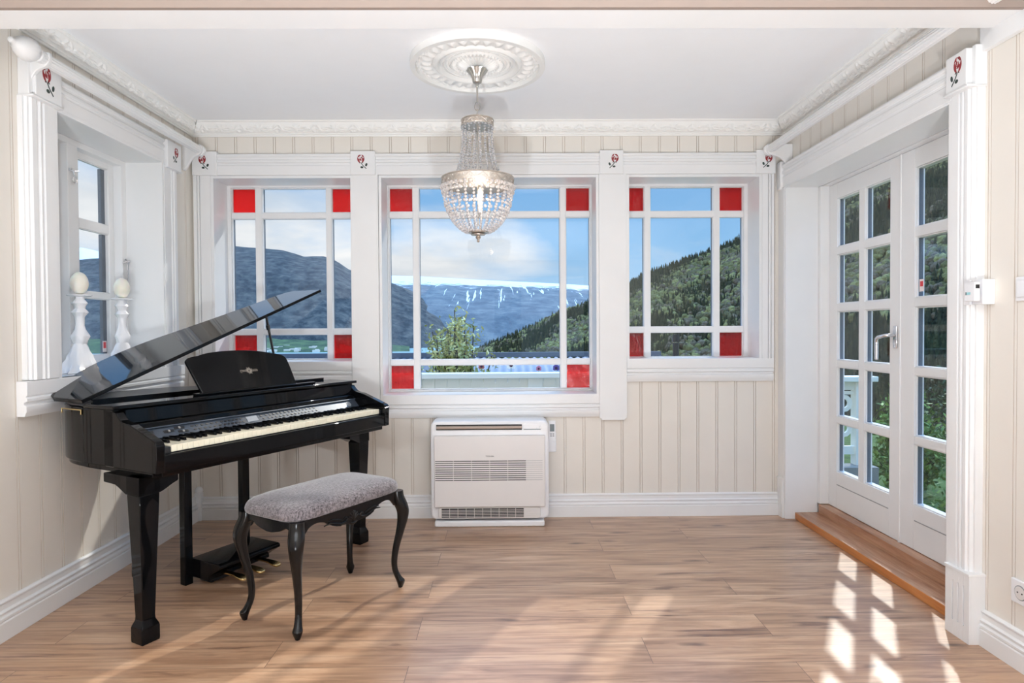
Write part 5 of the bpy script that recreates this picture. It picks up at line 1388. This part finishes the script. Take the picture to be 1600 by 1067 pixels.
for (x,y,z,h,w,ns_,nl,mat,lab) in [
  (4.25,6.6,-.7,1.25,.36,46,150,'leafg','bright green bush right behind the fretwork end of the railing'),
  (6.3,8.0,-.9,1.75,.85,56,150,'leafd','tall dark thicket farthest from the glazed doors'),
  (3.75,4.75,-.7,.95,.45,44,130,'leafg','low leafy bush nearest to the glazed doors'),
  (4.95,5.2,-.7,1.15,.42,48,140,'leafd','dense dark bush between the two fresh green bushes outside the doors'),
  (6.6,5.3,-.9,1.35,.52,50,140,'leafg','wide fresh green bush farther out behind the dark bush'),
  (3.95,8.6,-1.05,1.45,.40,46,130,'leafg','fresh green bush behind the fretwork railing end and farther from the house')]:
    shrub('bush',(x,y,z),h,w,ns_,nl,M[mat],lab,'bush',None,20+k,.034,dome=True); k+=1
# long spray on the first bush and pansies in a box behind the rail
def pansy(x,z,c1,c2,lab,s=.03):
    r=empty('pansy',(x,6.14,z)); tag(r,lab,'flower')
    mb=MB()
    for a,rr_ in ((90,.9),(30,.8),(150,.8),(-35,.9),(-145,.9)):
        a=math.radians(a); cx0,cz0=.55*s*math.cos(a),.55*s*math.sin(a)
        mb.prism([(cx0+.62*s*rr_*math.cos(2*PI*i/10),cz0+.62*s*rr_*math.sin(2*PI*i/10)) for i in range(10)],lambda a_,b_,t:(a_,t,b_),-.0015+.001*math.sin(a),.0015)
    mb.build('petals',c1,r)
    mb=MB().sphere((0,-.004,-.002),s*.42,8,6); mb.build('flower_eye',c2,r,smooth=80)
    mb=MB().tube([(0,.002,0),(0,.004,-.05),(0,0,min(-.01,.682-z))],.0025,5); mb.build('stem',M['leafg'],r)
P_=lambda n,c:paint(n,c,rough=.7,bump=0)
pw,pr,pk,pv,pd=P_('white_petal',(.8,.78,.76,1)),P_('brick_red_petal',(.36,.10,.08,1)),P_('pink_petal',(.55,.18,.28,1)),P_('violet_petal',(.10,.06,.25,1)),P_('dark_eye',(.05,.01,.03,1))
pansy(-.235,.840,pr,pd,'brick red pansy at the left of the flower row on the railing'); pansy(.055,.850,pw,pd,'white pansy with dark centre on the railing',.042)
pansy(.325,.815,pk,pd,'pink pansy between the white and the violet pansies',.026); pansy(.495,.82,pv,pd,'violet pansy at the right of the flower row',.032)
R_(MB().box(-.6,.75,.095,.20,.70,.80),'flower_box',bevel=.004)
FILL_LAMP=48
GL=70
# ------------------------------------------------------------------ light
SUN=Vector((-.667,-1.147,-1.0)).normalized()
sl=bpy.data.lights.new('sun','SUN'); sl.energy=2.4; sl.angle=math.radians(1.1); sl.color=(1,.95,.87)
so=bpy.data.objects.new('sun',sl); COL.objects.link(so); so.rotation_euler=SUN.to_track_quat('-Z','Y').to_euler()
w=bpy.data.worlds.new('sky'); SC.world=w; w.use_nodes=True; nt=w.node_tree; L=nt.links
bg=nt.nodes['Background']; 
tc=N(nt,'ShaderNodeTexCoord'); sx=N(nt,'ShaderNodeSeparateXYZ'); L.new(tc.outputs['Generated'],sx.inputs[0])
ramp=N(nt,'ShaderNodeValToRGB'); e=ramp.color_ramp.elements
e[0].position=0; e[0].color=(.56,.76,.95,1); e[1].position=.34; e[1].color=(.16,.40,.80,1)
x_=e.new(.13); x_.color=(.30,.58,.92,1); L.new(sx.outputs['Z'],ramp.inputs[0])
# clouds on a plane projection of the direction
zc=N(nt,'ShaderNodeMath',operation='MAXIMUM'); zc.inputs[1].default_value=.0; L.new(sx.outputs['Z'],zc.inputs[0])
za=N(nt,'ShaderNodeMath',operation='ADD'); za.inputs[1].default_value=.16; L.new(zc.outputs[0],za.inputs[0])
dv=N(nt,'ShaderNodeVectorMath',operation='DIVIDE'); L.new(tc.outputs['Generated'],dv.inputs[0])
cb=N(nt,'ShaderNodeCombineXYZ'); 
for i in range(3): L.new(za.outputs[0],cb.inputs[i])
L.new(cb.outputs[0],dv.inputs[1])
mp=N(nt,'ShaderNodeMapping'); mp.inputs['Location'].default_value=(2.15,.6,0); mp.inputs['Scale'].default_value=(.62,.62,.35); L.new(dv.outputs[0],mp.inputs[0])
n1=N(nt,'ShaderNodeTexNoise'); n1.inputs['Scale'].default_value=1.0; n1.inputs['Detail'].default_value=8; n1.inputs['Roughness'].default_value=.52; n1.inputs['Distortion'].default_value=.25; L.new(mp.outputs[0],n1.inputs[0])
# more cloud to the west (x<0), clearer to the east
ax=N(nt,'ShaderNodeMath',operation='MULTIPLY'); ax.inputs[1].default_value=-.16; L.new(sx.outputs['X'],ax.inputs[0])
a2=N(nt,'ShaderNodeMath',operation='ADD'); L.new(n1.outputs['Fac'],a2.inputs[0]); L.new(ax.outputs[0],a2.inputs[1])
az=N(nt,'ShaderNodeMath',operation='MULTIPLY'); az.inputs[1].default_value=-.25; L.new(zc.outputs[0],az.inputs[0])
a3=N(nt,'ShaderNodeMath',operation='ADD'); L.new(a2.outputs[0],a3.inputs[0]); L.new(az.outputs[0],a3.inputs[1])
cr_=N(nt,'ShaderNodeValToRGB'); e=cr_.color_ramp.elements; e[0].position=.40; e[0].color=(0,0,0,1); e[1].position=.60; e[1].color=(1,1,1,1); L.new(a3.outputs[0],cr_.inputs[0])
n2=N(nt,'ShaderNodeTexNoise'); n2.inputs['Scale'].default_value=3; n2.inputs['Detail'].default_value=5; L.new(mp.outputs[0],n2.inputs[0])
cc=N(nt,'ShaderNodeValToRGB'); e=cc.color_ramp.elements; e[0].position=.3; e[0].color=(.72,.77,.83,1); e[1].position=.6; e[1].color=(.97,.97,.98,1); L.new(n2.outputs['Fac'],cc.inputs[0])
mxs=N(nt,'ShaderNodeMix',data_type='RGBA'); L.new(cr_.outputs[0],mxs.inputs[0]); L.new(ramp.outputs[0],mxs.inputs[6]); L.new(cc.outputs[0],mxs.inputs[7])
# the high sky is brighter, raised above the view to light the room more
zr=N(nt,'ShaderNodeMapRange'); zr.inputs['From Min'].default_value=.30; zr.inputs['From Max'].default_value=.75; zr.inputs['To Min'].default_value=1.0; zr.inputs['To Max'].default_value=4.0; L.new(sx.outputs['Z'],zr.inputs[0])
L.new(mxs.outputs[2],bg.inputs[0]); L.new(zr.outputs[0],bg.inputs[1])
# fill uplighters added unseen behind the camera to brighten the room
def fill_torchiere(x,y,p,lab):
    r=empty('fill_lamp',(x,y,0)); tag(r,lab,'fill lamp')
    MB().lathe([(.15,0),(.15,.015),(.02,.03)],n=32).build('fill_base',M['blacksatin'],r,smooth=30)
    MB().cyl((0,0,.02),(0,0,1.72),.012,12).build('pole',M['blacksatin'],r,smooth=50)
    MB().lathe([(.03,1.70),(.10,1.73),(.19,1.80),(.20,1.83),(.192,1.83),(.18,1.80),(.09,1.745),(.02,1.74)],n=40).build('fill_bowl',M['plastic'],r,smooth=40)
    l=bpy.data.lights.new('fill_light','AREA'); l.shape='DISK'; l.size=.30; l.energy=p; l.color=(.90,.95,1)
    o=bpy.data.objects.new('fill_light',l); COL.objects.link(o); o.parent=r; o.location=(0,0,1.80); o.rotation_euler=(PI,0,0)
fill_torchiere(-1.3,-.9,FILL_LAMP,'added fill uplighter by the left wall behind the camera')
fill_torchiere(1.2,-.9,FILL_LAMP,'added fill uplighter by the right wall behind the camera')
fill_torchiere(0,-2.6,FILL_LAMP,'added fill uplighter between the rear openings')
def fill_can(x,y,p,lab):  # low fill lights added out of view to brighten ceiling and upper walls
    r=empty('fill_uplighter',(x,y,0)); tag(r,lab,'fill lamp')
    MB().lathe([(.11,0),(.11,.22),(.10,.22),(.10,.15),(.01,.149)],n=32).build('fill_housing',M['blacksatin'],r,smooth=30)
    l=bpy.data.lights.new('fill_light','AREA'); l.shape='DISK'; l.size=.18; l.energy=p; l.color=(.885,.94,1); l.spread=math.radians(150)
    o=bpy.data.objects.new('fill_light',l); COL.objects.link(o); o.parent=r; o.location=(0,0,.215); o.rotation_euler=(PI-math.radians(30),0,0)
fill_can(-.45,-.6,GL,'left one of two black fill uplighters added behind the camera')
fill_can(.35,-.6,GL,'right one of two black fill uplighters added behind the camera')
l=bpy.data.lights.new('bulb_light','POINT'); l.shadow_soft_size=.016; l.energy=1.4; l.color=(1,.8,.6)
o=bpy.data.objects.new('bulb_light',l); COL.objects.link(o); o.parent=ch; o.location=(.012,-.05,1.85-H)
# light portals at the windows
def portal(x,y,z,sx_,sz_,rot):
    l=bpy.data.lights.new('window_portal','AREA'); l.shape='RECTANGLE'; l.size=sx_; l.size_y=sz_; l.energy=1
    try: l.cycles.is_portal=True
    except Exception: pass
    o=bpy.data.objects.new('window_portal',l); COL.objects.link(o); o.location=(x,y,z); o.rotation_euler=rot
for o_ in (W1,W2,W3): portal((o_[0]+o_[1])/2,4.27,(o_[2]+o_[3])/2,o_[1]-o_[0],o_[3]-o_[2],(-PI/2,0,0))
portal(2.08,3.18,1.1,1.4,2.0,(PI/2,0,PI/2))
portal(-2.25,3.16,1.58,.9,1.2,(PI/2,0,-PI/2))
for a,b in RW: portal((a+b)/2,YF-.22,1.45,b-a,1.5,(PI/2,0,0))
SC.view_settings.view_transform='Standard'; SC.view_settings.look='None'; SC.view_settings.gamma=1; SC.view_settings.use_curve_mapping=False
SC.view_settings.exposure=0.0
cy_=SC.cycles; cy_.max_bounces=10; cy_.diffuse_bounces=5; cy_.glossy_bounces=4; cy_.transparent_max_bounces=16; cy_.transmission_bounces=6
cy_.caustics_reflective=False; cy_.caustics_refractive=False; cy_.sample_clamp_indirect=6; cy_.use_denoising=True
